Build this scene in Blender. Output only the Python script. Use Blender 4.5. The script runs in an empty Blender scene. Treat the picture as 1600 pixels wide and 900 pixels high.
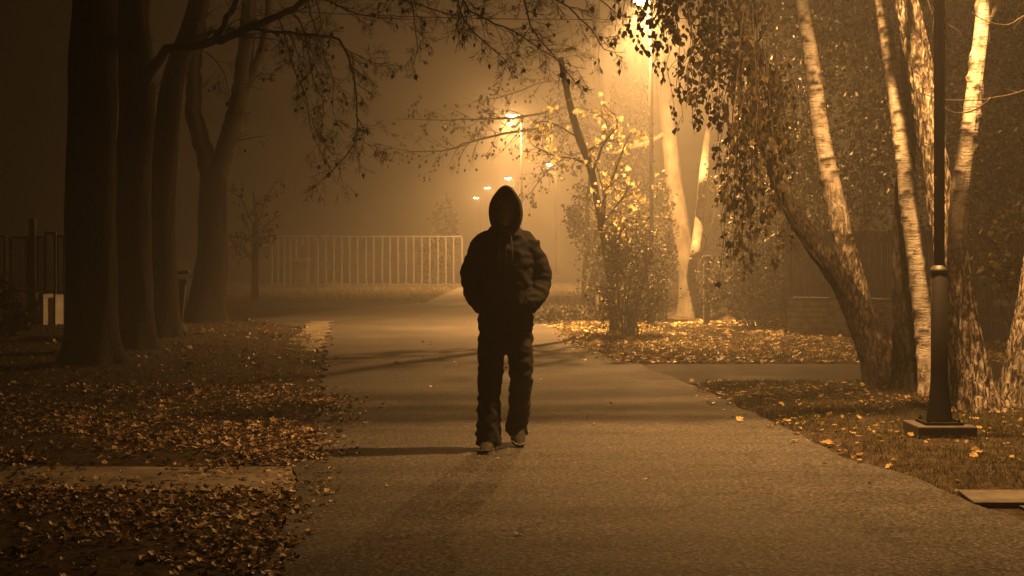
import bpy, math, random
import numpy as np
from mathutils import Vector, Matrix, noise

random.seed(7)
NP = np.random.default_rng(11)
SC = bpy.context.scene
COL = SC.collection

# ------------------------------------------------------------------ camera, night sky, exposure
F, H, HY = 2222.0, 1.35, 390.0          # focal length in photo pixels, eye height (m), horizon row


def P(px, py, Y):
    """point seen at photo pixel (px, py) that stands Y metres ahead"""
    return Vector(((px - 800) / F * Y, Y, H + (HY - py) / F * Y))


def G(px, py):
    Y = H * F / (py - HY)
    return Vector(((px - 800) / F * Y, Y, 0.0))


cam_d = bpy.data.cameras.new('camera')
cam = bpy.data.objects.new('camera', cam_d)
COL.objects.link(cam)
cam.location = (0, 0, H)
cam.rotation_euler = (math.radians(90), 0, 0)
cam_d.sensor_width = 36.0
cam_d.lens = 36.0 * F / 1600
cam_d.shift_y = -(450 - HY) / 1600
cam_d.clip_start = 0.05
cam_d.clip_end = 2000
SC.camera = cam

W = bpy.data.worlds.new('World')
SC.world = W
W.use_nodes = True
wn = W.node_tree.nodes
bg = next(n for n in wn if n.type == 'BACKGROUND')
bg.inputs[0].default_value = (1.0, 0.62, 0.36, 1)
bg.inputs[1].default_value = 0.0006

SC.view_settings.view_transform = 'Standard'
SC.view_settings.look = 'None'
SC.view_settings.exposure = 0.0
SC.view_settings.gamma = 1.0
SC.view_settings.use_curve_mapping = False
cy = SC.cycles
SC.render.engine = 'CYCLES'
cy.max_bounces = 5
cy.diffuse_bounces = 2
cy.glossy_bounces = 2
cy.transmission_bounces = 2
cy.transparent_max_bounces = 8
cy.volume_bounces = 0
cy.sample_clamp_indirect = 2.0
cy.sample_clamp_direct = 0.0
cy.use_denoising = True
try:
    cy.denoiser = 'OPENIMAGEDENOISE'
    cy.denoising_input_passes = 'RGB_ALBEDO_NORMAL'
except Exception:
    pass
cy.caustics_reflective = False
cy.caustics_refractive = False

LAMP_COL = (1.0, 0.485, 0.145)            # sodium vapour
LAMP_W = 1500.0
LAMP_WS = [6300, 20000, 15500, 1000, 700, 600, 600]
FOG_D = 0.0072


# ------------------------------------------------------------------ small helpers
def tag(o, label=None, cat=None, group=None, kind=None):
    if label: o['label'] = label
    if cat: o['category'] = cat
    if group: o['group'] = group
    if kind: o['kind'] = kind
    return o


def thing(name, loc, label, cat, group=None):
    o = bpy.data.objects.new(name, None)
    o.empty_display_size = 0.2
    COL.objects.link(o)
    o.location = loc
    return tag(o, label, cat, group)


def adopt(o, parent):
    if parent is not None:
        o.parent = parent
        if parent.type == 'EMPTY':
            o.matrix_parent_inverse = Matrix.Translation(-Vector(parent.location))
    return o


def smooth_path(pts, rad, step):
    """Catmull-Rom through pts, sampled about every step metres"""
    pts = [Vector(p) for p in pts]
    if len(pts) < 3:
        pts = [pts[0], (pts[0] + pts[-1]) / 2, pts[-1]]
        rad = [rad[0], (rad[0] + rad[-1]) / 2, rad[-1]]
    op, orr = [], []
    n = len(pts)
    for i in range(n - 1):
        p0 = pts[i - 1] if i > 0 else pts[0] * 2 - pts[1]
        p1, p2 = pts[i], pts[i + 1]
        p3 = pts[i + 2] if i + 2 < n else pts[-1] * 2 - pts[-2]
        m = max(1, int((p2 - p1).length / step + .5))
        for k in range(m):
            t = k / m
            op.append(.5 * (2 * p1 + (p2 - p0) * t + (2 * p0 - 5 * p1 + 4 * p2 - p3) * t * t
                            + (3 * p1 - p0 - 3 * p2 + p3) * t ** 3))
            orr.append(rad[i] * (1 - t) + rad[i + 1] * t)
    op.append(pts[-1]); orr.append(rad[-1])
    return op, orr


class Buf:
    def __init__(s):
        s.v, s.f, s.mark, s.rough = [], [], [], []

    def tube(s, pts, rad, n=5, fn=None, cap=True):
        b = len(s.v)
        m = len(pts)
        t0 = (pts[1] - pts[0]).normalized()
        u = Vector((1, 0, 0)) if abs(t0.x) < .9 else Vector((0, 1, 0))
        u = (u - t0 * u.dot(t0)).normalized()
        L = 0.0
        for i in range(m):
            if i == 0: t = t0
            elif i == m - 1: t = (pts[i] - pts[i - 1])
            else: t = (pts[i + 1] - pts[i - 1])
            if t.length < 1e-9: t = t0.copy()
            t = t.normalized()
            u = u - t * u.dot(t)
            u = u.normalized() if u.length > 1e-6 else t.orthogonal().normalized()
            w = t.cross(u)
            if i: L += (pts[i] - pts[i - 1]).length
            for k in range(n):
                a = 2 * math.pi * k / n
                r = rad[i]
                if fn:
                    r, mk, ro = fn(a, L, r, i / (m - 1), pts[i])
                    s.mark.append(mk); s.rough.append(ro)
                s.v.append(pts[i] + (u * math.cos(a) + w * math.sin(a)) * r)
        for i in range(m - 1):
            for k in range(n):
                k2 = (k + 1) % n
                s.f.append((b + i * n + k, b + i * n + k2, b + (i + 1) * n + k2, b + (i + 1) * n + k))
        if cap:
            s.f.append(tuple(b + k for k in reversed(range(n))))
            s.f.append(tuple(b + (m - 1) * n + k for k in range(n)))

    def box(s, c, size, rz=0.0, jit=0.0, ry=0.0):
        b = len(s.v)
        M = Matrix.Rotation(rz, 3, 'Z') @ Matrix.Rotation(ry, 3, 'Y')
        for x in (-.5, .5):
            for y in (-.5, .5):
                for z in (-.5, .5):
                    q = Vector((x * size[0], y * size[1], z * size[2]))
                    if jit: q += Vector((random.uniform(-jit, jit), random.uniform(-jit, jit), random.uniform(-jit, jit)))
                    s.v.append(Vector(c) + M @ q)
        for f in ((0, 1, 3, 2), (4, 6, 7, 5), (0, 4, 5, 1), (2, 3, 7, 6), (0, 2, 6, 4), (1, 5, 7, 3)):
            s.f.append(tuple(b + i for i in f))

    def lathe(s, prof, n=24, c=(0, 0, 0)):
        """prof: list of (radius, z)"""
        b = len(s.v)
        for r, z in prof:
            for k in range(n):
                a = 2 * math.pi * k / n
                s.v.append(Vector((c[0] + r * math.cos(a), c[1] + r * math.sin(a), c[2] + z)))
        for i in range(len(prof) - 1):
            for k in range(n):
                k2 = (k + 1) % n
                s.f.append((b + i * n + k, b + i * n + k2, b + (i + 1) * n + k2, b + (i + 1) * n + k))
        s.f.append(tuple(b + k for k in reversed(range(n))))
        s.f.append(tuple(b + (len(prof) - 1) * n + k for k in range(n)))

    def mesh(s, name, mat, smooth=True):
        me = bpy.data.meshes.new(name)
        me.from_pydata([tuple(v) for v in s.v], [], s.f)
        if smooth: me.polygons.foreach_set('use_smooth', [True] * len(me.polygons))
        if mat: me.materials.append(mat)
        if s.mark and len(s.mark) == len(s.v):
            for nm, d in (('mark', s.mark), ('rough', s.rough)):
                a = me.attributes.new(nm, 'FLOAT', 'POINT')
                a.data.foreach_set('value', d)
        me.update()
        return me

    def build(s, name, mat, parent=None, smooth=True, bevel=0.0):
        o = bpy.data.objects.new(name, s.mesh(name, mat, smooth))
        COL.objects.link(o)
        if bevel:
            m = o.modifiers.new('bevel', 'BEVEL'); m.width = bevel; m.segments = 2; m.limit_method = 'ANGLE'
        return adopt(o, parent)


def np_mesh(name, v, f, mat, smooth=False):
    me = bpy.data.meshes.new(name)
    v = np.asarray(v, np.float32); f = np.asarray(f, np.int32)
    k = f.shape[1]
    me.vertices.add(len(v)); me.vertices.foreach_set('co', v.ravel())
    me.loops.add(f.size); me.loops.foreach_set('vertex_index', f.ravel())
    me.polygons.add(len(f))
    me.polygons.foreach_set('loop_start', np.arange(0, f.size, k, dtype=np.int32))
    me.polygons.foreach_set('use_smooth', np.full(len(f), smooth))
    me.update(calc_edges=True); me.validate()
    if mat: me.materials.append(mat)
    return me


def link_mesh(name, me, parent=None):
    o = bpy.data.objects.new(name, me)
    COL.objects.link(o)
    return adopt(o, parent)


# ------------------------------------------------------------------ materials
def mat_new(name):
    m = bpy.data.materials.new(name)
    m.use_nodes = True
    nt = m.node_tree
    b = next(n for n in nt.nodes if n.type == 'BSDF_PRINCIPLED')
    return m, nt, b


def ND(nt, t, **kw):
    n = nt.nodes.new(t)
    for k, v in kw.items():
        if k in n.inputs: n.inputs[k].default_value = v
        else: setattr(n, k, v)
    return n


def ramp(nt, src, stops):
    r = nt.nodes.new('ShaderNodeValToRGB')
    e = r.color_ramp.elements
    while len(e) < len(stops): e.new(.5)
    for i, (p, c) in enumerate(stops):
        e[i].position = p
        e[i].color = (*c, 1) if len(c) == 3 else c
    nt.links.new(src, r.inputs[0])
    return r.outputs[0]


def pos(nt, scale=(1, 1, 1), obj=False):
    if obj: src = nt.nodes.new('ShaderNodeTexCoord').outputs['Object']
    else: src = nt.nodes.new('ShaderNodeNewGeometry').outputs['Position']
    m = nt.nodes.new('ShaderNodeMapping')
    m.inputs['Scale'].default_value = scale
    nt.links.new(src, m.inputs['Vector'])
    return m.outputs[0]


def noise_n(nt, vec, scale, detail=4, rough=.55):
    n = ND(nt, 'ShaderNodeTexNoise', Scale=scale, Detail=detail, Roughness=rough)
    nt.links.new(vec, n.inputs['Vector'])
    return n.outputs['Fac']


def mixc(nt, fac, a, b, mode='MIX'):
    m = nt.nodes.new('ShaderNodeMix'); m.data_type = 'RGBA'; m.blend_type = mode
    for sock, val in ((m.inputs[0], fac), (m.inputs[6], a), (m.inputs[7], b)):
        if isinstance(val, bpy.types.NodeSocket): nt.links.new(val, sock)
        elif isinstance(val, (int, float)): sock.default_value = val
        else: sock.default_value = (*val, 1)
    return m.outputs[2]


def bump(nt, b, h, strength, dist=.01):
    n = ND(nt, 'ShaderNodeBump', Strength=strength, Distance=dist)
    nt.links.new(h, n.inputs['Height'])
    nt.links.new(n.outputs[0], b.inputs['Normal'])
    return n


def simple(name, c1, c2, scale=20, rough=.8, bs=.3, bd=.01, metal=0.0, spec=.5, obj=True, stretch=(1, 1, 1), detail=5):
    m, nt, b = mat_new(name)
    v = pos(nt, stretch, obj)
    f = noise_n(nt, v, scale, detail, .6)
    nt.links.new(ramp(nt, f, [(.3, c1), (.7, c2)]), b.inputs['Base Color'])
    b.inputs['Roughness'].default_value = rough
    b.inputs['Metallic'].default_value = metal
    b.inputs['Specular IOR Level'].default_value = spec
    if bs: bump(nt, b, noise_n(nt, v, scale * 2.2, 6, .65), bs, bd)
    return m


def leaf_mat(name, stops, trans=.35, rough=.6, spec=.12):
    m, nt, b = mat_new(name)
    g = nt.nodes.new('ShaderNodeNewGeometry')
    oi = nt.nodes.new('ShaderNodeObjectInfo')
    ad = ND(nt, 'ShaderNodeMath', operation='ADD')
    nt.links.new(g.outputs['Random Per Island'], ad.inputs[0]); nt.links.new(oi.outputs['Random'], ad.inputs[1])
    fr = ND(nt, 'ShaderNodeMath', operation='FRACT'); nt.links.new(ad.outputs[0], fr.inputs[0])
    c = ramp(nt, fr.outputs[0], stops)
    f = noise_n(nt, pos(nt), 55, 3)
    c = mixc(nt, .45, c, ramp(nt, f, [(.35, (.35, .33, .3)), (.65, (1, 1, 1))]), 'MULTIPLY')
    nt.links.new(c, b.inputs['Base Color'])
    b.inputs['Roughness'].default_value = rough
    b.inputs['Specular IOR Level'].default_value = spec
    tr = nt.nodes.new('ShaderNodeBsdfTranslucent')
    nt.links.new(c, tr.inputs[0])
    mx = ND(nt, 'ShaderNodeMixShader'); mx.inputs[0].default_value = trans
    out = next(n for n in nt.nodes if n.type == 'OUTPUT_MATERIAL')
    nt.links.new(b.outputs[0], mx.inputs[1]); nt.links.new(tr.outputs[0], mx.inputs[2])
    nt.links.new(mx.outputs[0], out.inputs[0])
    return m


def asphalt_mat(name, lo, hi, rough=.62):
    m, nt, b = mat_new(name)
    v = pos(nt)
    fine = noise_n(nt, v, 34, 6, .85)
    vor = ND(nt, 'ShaderNodeTexVoronoi', Scale=80.0); nt.links.new(v, vor.inputs['Vector'])
    big = noise_n(nt, v, .55, 5, .6)
    wide = noise_n(nt, pos(nt, (.25, 1.4, 1)), 1.6, 5, .6)
    c = ramp(nt, fine, [(.36, lo), (.64, hi)])
    c = mixc(nt, .8, c, ramp(nt, vor.outputs['Color'], [(.15, (.35, .34, .33)), (.6, (.75, .75, .75)), (.95, (1.6, 1.58, 1.52))]), 'MULTIPLY')
    c = mixc(nt, .75, c, ramp(nt, big, [(.36, (.5, .5, .5)), (.7, (1, 1, 1))]), 'MULTIPLY')
    c = mixc(nt, .7, c, ramp(nt, wide, [(.35, (.6, .6, .6)), (.6, (1, 1, 1))]), 'MULTIPLY')
    cr = ND(nt, 'ShaderNodeTexVoronoi', Scale=.42, feature='DISTANCE_TO_EDGE')
    wv = nt.nodes.new('ShaderNodeVectorMath'); wv.operation = 'ADD'
    nz = ND(nt, 'ShaderNodeTexNoise', Scale=1.7, Detail=6.0); nt.links.new(v, nz.inputs['Vector'])
    nt.links.new(v, wv.inputs[0]); nt.links.new(nz.outputs['Color'], wv.inputs[1]); nt.links.new(wv.outputs[0], cr.inputs['Vector'])
    c = mixc(nt, .5, c, ramp(nt, cr.outputs['Distance'], [(.002, (.35, .35, .35)), (.009, (1, 1, 1))]), 'MULTIPLY')
    nt.links.new(c, b.inputs['Base Color'])
    nt.links.new(ramp(nt, big, [(.3, (rough - .1,) * 3), (.7, (rough + .14,) * 3)]), b.inputs['Roughness'])
    b.inputs['Specular IOR Level'].default_value = .06
    ad = ND(nt, 'ShaderNodeMath', operation='ADD')
    nt.links.new(fine, ad.inputs[0]); nt.links.new(vor.outputs['Distance'], ad.inputs[1])
    bump(nt, b, ad.outputs[0], .3, .008)
    return m


def bark_mat(name, smooth_cols, rough_cols, mark_col=(.03, .025, .02), len_amt=.6, rz=(34, 34, 11)):
    """birch style bark: papery skin where 'rough' is 0, furrowed plates where it is 1, scars where 'mark' is 1"""
    m, nt, b = mat_new(name)
    v = pos(nt)
    at = ND(nt, 'ShaderNodeAttribute', attribute_name='mark')
    ar = ND(nt, 'ShaderNodeAttribute', attribute_name='rough')
    big = noise_n(nt, v, 5.5, 6, .65)
    sm = ramp(nt, big, [(.28, smooth_cols[0]), (.5, smooth_cols[1]), (.72, smooth_cols[2])])
    ln = noise_n(nt, pos(nt, (9, 9, 85)), 1.0, 3, .5)
    bl = noise_n(nt, pos(nt, (7, 7, 16)), 1.0, 6, .7)
    sm = mixc(nt, .85, sm, ramp(nt, bl, [(.36, (.10, .08, .07)), (.43, (.55, .5, .45)), (.5, (1, 1, 1))]), 'MULTIPLY')
    sm = mixc(nt, len_amt, sm, ramp(nt, ln, [(.33, (.15, .13, .11)), (.42, (1, 1, 1))]), 'MULTIPLY')
    wp = noise_n(nt, pos(nt, (6, 6, 2)), 2.0, 4)
    vv = nt.nodes.new('ShaderNodeVectorMath'); vv.operation = 'MULTIPLY_ADD'
    nz = ND(nt, 'ShaderNodeTexNoise', Scale=5.0, Detail=3.0); nt.links.new(v, nz.inputs['Vector'])
    nt.links.new(nz.outputs['Color'], vv.inputs[0]); vv.inputs[1].default_value = (1.2, 1.2, 1.2)
    nt.links.new(pos(nt, rz), vv.inputs[2])
    rn = ND(nt, 'ShaderNodeTexNoise', Scale=1.0, Detail=7.0, Roughness=.62, Distortion=.6)
    nt.links.new(vv.outputs[0], rn.inputs['Vector'])
    rg = ramp(nt, rn.outputs['Fac'], [(.40, rough_cols[0]), (.49, rough_cols[1]), (.58, rough_cols[2])])
    rg = mixc(nt, .55, rg, ramp(nt, noise_n(nt, v, 26, 5, .7), [(.35, (.35, .32, .3)), (.62, (1, 1, 1))]), 'MULTIPLY')
    c = mixc(nt, ar.outputs['Fac'], sm, rg)
    c = mixc(nt, at.outputs['Fac'], c, mark_col)
    nt.links.new(c, b.inputs['Base Color'])
    b.inputs['Roughness'].default_value = .85
    b.inputs['Specular IOR Level'].default_value = .25
    h = mixc(nt, ar.outputs['Fac'], mixc(nt, .5, ln, noise_n(nt, v, 60, 4)), ramp(nt, rn.outputs['Fac'], [(.38, (0, 0, 0)), (.6, (1, 1, 1))]))
    bump(nt, b, h, .9, .018)
    return m


M = {}
M['asphalt'] = asphalt_mat('asphalt', (.02, .0185, .017), (.17, .16, .148), .82)
M['asphalt_old'] = asphalt_mat('asphalt_old', (.008, .0075, .007), (.034, .031, .028), .85)
M['soil'] = simple('soil', (.018, .014, .010), (.065, .05, .036), 9, .95, .8, .03, obj=False, spec=.02)
M['concrete'] = simple('concrete', (.06, .055, .047), (.14, .13, .115), 6, .9, .35, .006, obj=False, spec=.02)
M['dirt_path'] = simple('dirt_path', (.06, .051, .04), (.2, .175, .14), 4, .95, .5, .012, obj=False, spec=.02)
M['plinth'] = simple('plinth', (.02, .018, .016), (.06, .055, .048), 12, .9, .5, .006)
M['black_metal'] = simple('black_metal', (.004, .0036, .0032), (.009, .008, .007), 30, .75, .25, .003, spec=.1)
M['grey_metal'] = simple('grey_metal', (.03, .028, .024), (.075, .07, .06), 20, .55, .2, .003, metal=.4)
M['pale_paint'] = simple('pale_paint', (.045, .042, .036), (.10, .093, .083), 8, .7, .15, .003)
M['old_paint'] = simple('old_paint', (.06, .055, .048), (.14, .13, .115), 9, .75, .2, .003)
M['white_panel'] = simple('white_panel', (.55, .53, .48), (.8, .77, .7), 6, .7, .15, .003, spec=.1)
M['galvanised'] = simple('galvanised', (.28, .27, .25), (.42, .41, .38), 14, .5, .1, .003, metal=.2)
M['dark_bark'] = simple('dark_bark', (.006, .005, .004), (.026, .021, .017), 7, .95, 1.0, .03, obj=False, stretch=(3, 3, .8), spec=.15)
M['twig'] = simple('twig', (.016, .012, .009), (.045, .034, .026), 25, .85, .3, .004, obj=False, spec=.3)
M['plane_bark'] = simple('plane_bark', (.016, .013, .010), (.115, .10, .074), 5.5, .85, .5, .01, obj=False, stretch=(1, 1, .55), detail=7)
M['birch'] = bark_mat('birch_bark', [(.20, .17, .14), (.55, .51, .45), (.74, .70, .63)],
                      [(.022, .016, .012), (.17, .135, .10), (.60, .54, .46)])
M['birch_dark'] = bark_mat('birch_bark_dark', [(.10, .08, .06), (.40, .36, .31), (.62, .58, .52)],
                           [(.008, .0065, .005), (.03, .024, .019), (.085, .068, .053)])
M['birch_twig'] = simple('birch_twig', (.03, .022, .017), (.09, .068, .052), 25, .75, .3, .004, obj=False, spec=.3)
M['fence_board'] = simple('fence_board', (.055, .045, .035), (.12, .10, .08), 10, .85, .5, .004, stretch=(4, 4, .5))
M['fence_post'] = simple('fence_post', (.03, .026, .022), (.06, .05, .042), 10, .85, .4, .004)
M['stone'] = simple('stone', (.10, .09, .075), (.26, .235, .2), 9, .92, .8, .015, obj=False)
M['mortar'] = simple('mortar', (.05, .045, .038), (.09, .08, .07), 30, .95, .4, .006)
M['bin_plastic'] = simple('bin_plastic', (.02, .019, .015), (.04, .037, .03), 16, .5, .12, .002)
M['rubber'] = simple('rubber', (.012, .012, .012), (.022, .022, .022), 40, .8, .2, .002)
M['jacket'] = simple('jacket_cloth', (.004, .0037, .0036), (.009, .0083, .008), 60, .9, .35, .004, spec=.2)
M['trousers'] = simple('trouser_cloth', (.006, .0056, .0056), (.015, .0138, .013), 70, .9, .35, .004, spec=.2)
M['skin'] = simple('skin', (.24, .15, .11), (.30, .19, .14), 30, .55, .1, .001)
M['shoe'] = simple('shoe', (.012, .011, .010), (.03, .027, .024), 25, .85, .3, .003, spec=.15)
M['sole'] = simple('sole', (.04, .037, .033), (.07, .065, .058), 30, .8, .2, .002)
M['wood'] = simple('stake_wood', (.05, .04, .03), (.11, .088, .066), 14, .9, .5, .004, stretch=(3, 3, .5))
M['grass'] = leaf_mat('grass_blade', [(0, (.030, .034, .012)), (.5, (.06, .062, .022)), (1, (.12, .10, .045))], .3, .55)
M['litter'] = leaf_mat('fallen_leaf', [(0, (.04, .023, .013)), (.4, (.13, .08, .04)), (.75, (.27, .18, .095)), (1, (.52, .39, .23))], .12, .5, .3)
M['litter_pale'] = leaf_mat('fallen_leaf_pale', [(0, (.18, .12, .05)), (.5, (.36, .26, .11)), (1, (.58, .44, .2))], .15, .55)
M['birch_leaf'] = leaf_mat('birch_leaf', [(0, (.022, .02, .008)), (.6, (.05, .04, .014)), (1, (.15, .115, .04))], .38)
M['maple_leaf'] = leaf_mat('maple_leaf', [(0, (.26, .21, .10)), (1, (.52, .46, .29))], .55)
M['dark_leaf'] = leaf_mat('dark_leaf', [(0, (.010, .011, .005)), (.7, (.024, .023, .009)), (1, (.05, .04, .016))], .15, .5)
M['hedge_leaf'] = leaf_mat('hedge_leaf', [(0, (.02, .02, .008)), (.7, (.05, .045, .018)), (1, (.11, .088, .036))], .25, .5)

gm, nt, b = mat_new('lamp_glass')
b.inputs['Base Color'].default_value = (.8, .7, .5, 1)
b.inputs['Emission Color'].default_value = (1.0, .72, .36, 1)
b.inputs['Emission Strength'].default_value = 70
M['lamp_glass'] = gm

# ------------------------------------------------------------------ ground plan (metres; x right, y ahead)
LY = [0, 5.9, 9.7, 12, 15, 18.7, 22, 25, 27.2]
LX = [-.75, -1.06, -1.40, -1.62, -1.98, -2.45, -2.95, -3.8, -5.2]
RY = [0, 5.2, 6.5, 7.8, 9.7, 11.3, 13, 16.7, 18.75, 23, 31.6, 36.5]
RX = [3.3, 2.85, 2.62, 2.45, 2.13, 2.04, 1.9, 1.5, 1.1, .78, .52, .5]
FLY = [36.5, 50, 90, 125, 200]; FLX = [-2.2, -1.9, -3.2, -7.5, -22]
FRX = [.9, 1.0, -.2, -4.3, -18.6]
CROSS0, CROSS1 = 27.2, 36.2          # side road running off to the left
DRV0, DRV1 = 14.5, 17.0              # drive running off to the right
PTH0, PTH1 = 8.02, 8.98              # trodden path across the left verge


def on_road(x, y):
    x = np.asarray(x, float); y = np.asarray(y, float)
    l = np.where(y < CROSS0, np.interp(y, LY, LX), np.where(y < CROSS1, -60, np.interp(y, FLY, FLX)))
    r = np.where(y < 36.5, np.interp(y, RY, RX), np.interp(y, FLY, FRX))
    d = np.minimum(x - l, r - x)                                  # > 0 inside
    drv = np.minimum(np.minimum(y - DRV0, DRV1 - y), x - 1.0)
    return np.maximum(d, drv)


def on_path(x, y):
    return np.maximum(np.minimum(np.minimum(y - PTH0, PTH1 - y), -1.1 - x),
                      np.minimum(np.minimum(y - 7.0, 7.92 - y), x - 2.3))


def ground_z(x, y):
    d = on_road(x, y)
    dp = on_path(x, y)
    d = np.maximum(d, dp)
    return -0.03 + 0.055 * np.clip((.02 - d) / .28, 0, 1)


def nz2(x, y, s):
    return np.array([noise.noise(Vector((a * s, b_ * s, 3.3))) for a, b_ in zip(np.ravel(x), np.ravel(y))]).reshape(np.shape(x))


def axis(*segs):
    out = []
    for a, b_, st in segs: out += list(np.arange(a, b_, st))
    out.append(segs[-1][1])
    return np.array(out)


gx = axis((-125, -20, 12), (-20, -8, 1.5), (-8, 7, .14), (7, 20, 1.5), (20, 125, 12))
gy = axis((-5, 4, 1.0), (4, 24, .14), (24, 60, .8), (60, 195, 9))
X, Y = np.meshgrid(gx, gy)
Z = ground_z(X, Y)
off = (Z > -.029)
Z = Z + off * (.018 * nz2(X, Y, 2.1) + .012 * nz2(X, Y, 6.3))
nx_, ny_ = len(gx), len(gy)
idx = np.arange(nx_ * ny_).reshape(ny_, nx_)
f = np.stack([idx[:-1, :-1], idx[:-1, 1:], idx[1:, 1:], idx[1:, :-1]], -1).reshape(-1, 4)
ground = link_mesh('ground', np_mesh('ground', np.stack([X, Y, Z], -1).reshape(-1, 3), f, M['soil'], True))
tag(ground, kind='structure')


def strip_sheet(name, ys, l, r, z, mat, ncol=16, jit=.04):
    v, f = [], []
    for i, y in enumerate(ys):
        a = l[i] + jit * noise.noise(Vector((y * 2.3, 1.7, 0))) * 2 + jit * .6 * noise.noise(Vector((y * 9, 5, 0)))
        b_ = r[i] + jit * noise.noise(Vector((y * 2.1, 9.7, 0))) * 2 + jit * .6 * noise.noise(Vector((y * 9, 15, 0)))
        for k in range(ncol):
            x = a + (b_ - a) * k / (ncol - 1)
            v.append((x, y, z + .006 * noise.noise(Vector((x * .8, y * .8, 2)))))
    for i in range(len(ys) - 1):
        for k in range(ncol - 1):
            q = i * ncol + k
            f.append((q, q + 1, q + ncol + 1, q + ncol))
    o = link_mesh(name, np_mesh(name, v, f, mat, True))
    return tag(o, kind='structure')


ys = np.concatenate([np.arange(0, 36.5, .12), np.arange(36.5, 190, 2.0)])
ll = np.where(ys < CROSS0, np.interp(ys, LY, LX), np.where(ys < CROSS1, np.interp(ys, [27.2, 36.2], [-5.2, -2.4]), np.interp(ys, FLY, FLX)))
rr = np.where(ys < 36.5, np.interp(ys, RY, RX), np.interp(ys, FLY, FRX))
road = strip_sheet('road', ys, ll, rr, .0, M['asphalt'])
ysx = np.arange(CROSS0, CROSS1 + .01, .3)
strip_sheet('side_road', ysx, np.full(len(ysx), -60.), np.full(len(ysx), -2.0), -.012, M['asphalt_old'], 60)
ysd = np.arange(DRV0, DRV1 + .01, .15)
strip_sheet('driveway', ysd, np.full(len(ysd), .9), np.full(len(ysd), 9.0), -.012, M['asphalt_old'], 60)
ysp = np.arange(PTH0, PTH1 + .01, .1)
strip_sheet('path', ysp, np.full(len(ysp), -9.), np.full(len(ysp), -1.05), -.010, M['dirt_path'], 70, .085)
# pale crossing on the far left verge
ysr = np.arange(18.6, 26.5, .2)
strip_sheet('footpath', ysr, np.interp(ysr, [18.6, 26.5], [-3.02, -3.75]), np.interp(ysr, [18.6, 26.5], [-2.5, -3.35]), .022, M['dirt_path'], 8, .07)


# ------------------------------------------------------------------ leaves
def leaf_template(kind, seed=0):
    rg = random.Random(seed)
    if kind == 'birch':
        v = [(0, 0, 0), (-.30, .22, .05), (-.36, .42, .07), (0, 1.0, -.06), (.36, .42, .07), (.30, .22, .05), (0, .45, -.02)]
        f = [(6, 0, 1), (6, 1, 2), (6, 2, 3), (6, 3, 4), (6, 4, 5), (6, 5, 0)]
    elif kind == 'small':
        v = [(0, 0, 0), (-.32, .5, .1), (0, 1, 0), (.32, .5, .1)]
        f = [(0, 2, 1), (0, 3, 2)]
    elif kind == 'maple':
        out = [(0, 0), (-.30, .02), (-.50, .30), (-.28, .38), (-.42, .72), (-.16, .62), (0, 1.0), (.16, .62), (.42, .72), (.28, .38), (.50, .30), (.30, .02)]
        v = [(x, y, rg.uniform(-.08, .08) + .12 * abs(x)) for x, y in out] + [(0, .35, -.05)]
        f = [(12, (i + 1) % 12, i) for i in range(12)]
    else:                                       # curled dry leaf
        n = 10
        out = []
        c1, c2 = rg.uniform(.2, .7), rg.uniform(-.2, .5)
        for i in range(n):
            a = 2 * math.pi * i / n
            r = .5 * (1 + (.22 if i % 2 else -.16) * rg.uniform(.5, 1.2))
            x, y = r * math.sin(a) * .8, .5 - r * math.cos(a)
            out.append((x, y, c1 * x * x * 2.2 + c2 * (y - .5) ** 2 * 1.6 + rg.uniform(-.05, .05)))
        v = out + [(0, .5, -.03)]
        f = [(n, i, (i + 1) % n) for i in range(n)]
    return np.array(v, float), np.array(f, int)


def basis(yv, nv):
    """rotation matrices from leaf axis and rough normal, arrays (N,3)"""
    y = yv / np.linalg.norm(yv, axis=1, keepdims=True)
    x = np.cross(y, nv); x /= np.linalg.norm(x, axis=1, keepdims=True) + 1e-9
    z = np.cross(x, y)
    return np.stack([x, y, z], -1)


def leaf_cloud(tmpl, p, R, s):
    v, f = tmpl
    V = np.einsum('nij,vj->nvi', R, v) * s[:, None, None] + p[:, None, :]
    Fc = f[None] + (np.arange(len(p)) * len(v))[:, None, None]
    return V.reshape(-1, 3), Fc.reshape(-1, f.shape[1])


def in_frame(p):
    px = 800 + p[:, 0] / p[:, 1] * F
    py = HY - (p[:, 2] - H) / p[:, 1] * F
    return (px > -5) & (px < 1605) & (py > -5) & (py < 905)


def leaves(parent, name, stuff_name, kind, mat, p, R, s, single=300, variants=4):
    """the leaves that show largest one by one, the rest joined"""
    p = np.asarray(p, float); s = np.asarray(s, float)
    if len(p) == 0: return
    key = s / np.maximum(p[:, 1], .5) * in_frame(p)
    order = np.argsort(-key)
    one = order[:single]
    one = one[key[one] > 0]
    rest = np.setdiff1d(np.arange(len(p)), one)
    tm = [leaf_template(kind, k) for k in range(variants)]
    ms = [np_mesh(name, v, f, mat) for v, f in tm]
    for j, i in enumerate(one):
        o = bpy.data.objects.new(name, ms[j % variants])
        COL.objects.link(o)
        Mx = Matrix([[*(R[i][r] * s[i]), p[i][r]] for r in range(3)] + [[0, 0, 0, 1]])
        if parent is not None:
            o.parent = parent
            if parent.type == 'EMPTY': o.matrix_parent_inverse = Matrix.Translation(-Vector(parent.location))
        o.matrix_basis = Mx
    if len(rest):
        Vs, Fs, nv = [], [], 0
        for k in range(variants):
            ii = rest[k::variants]
            if not len(ii): continue
            V, Fc = leaf_cloud(tm[k], p[ii], R[ii], s[ii])
            Vs.append(V); Fs.append(Fc + nv); nv += len(V)
        o = link_mesh(stuff_name, np_mesh(stuff_name, np.concatenate(Vs), np.concatenate(Fs), mat), parent)
        o['kind'] = 'stuff'
        return o


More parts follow.
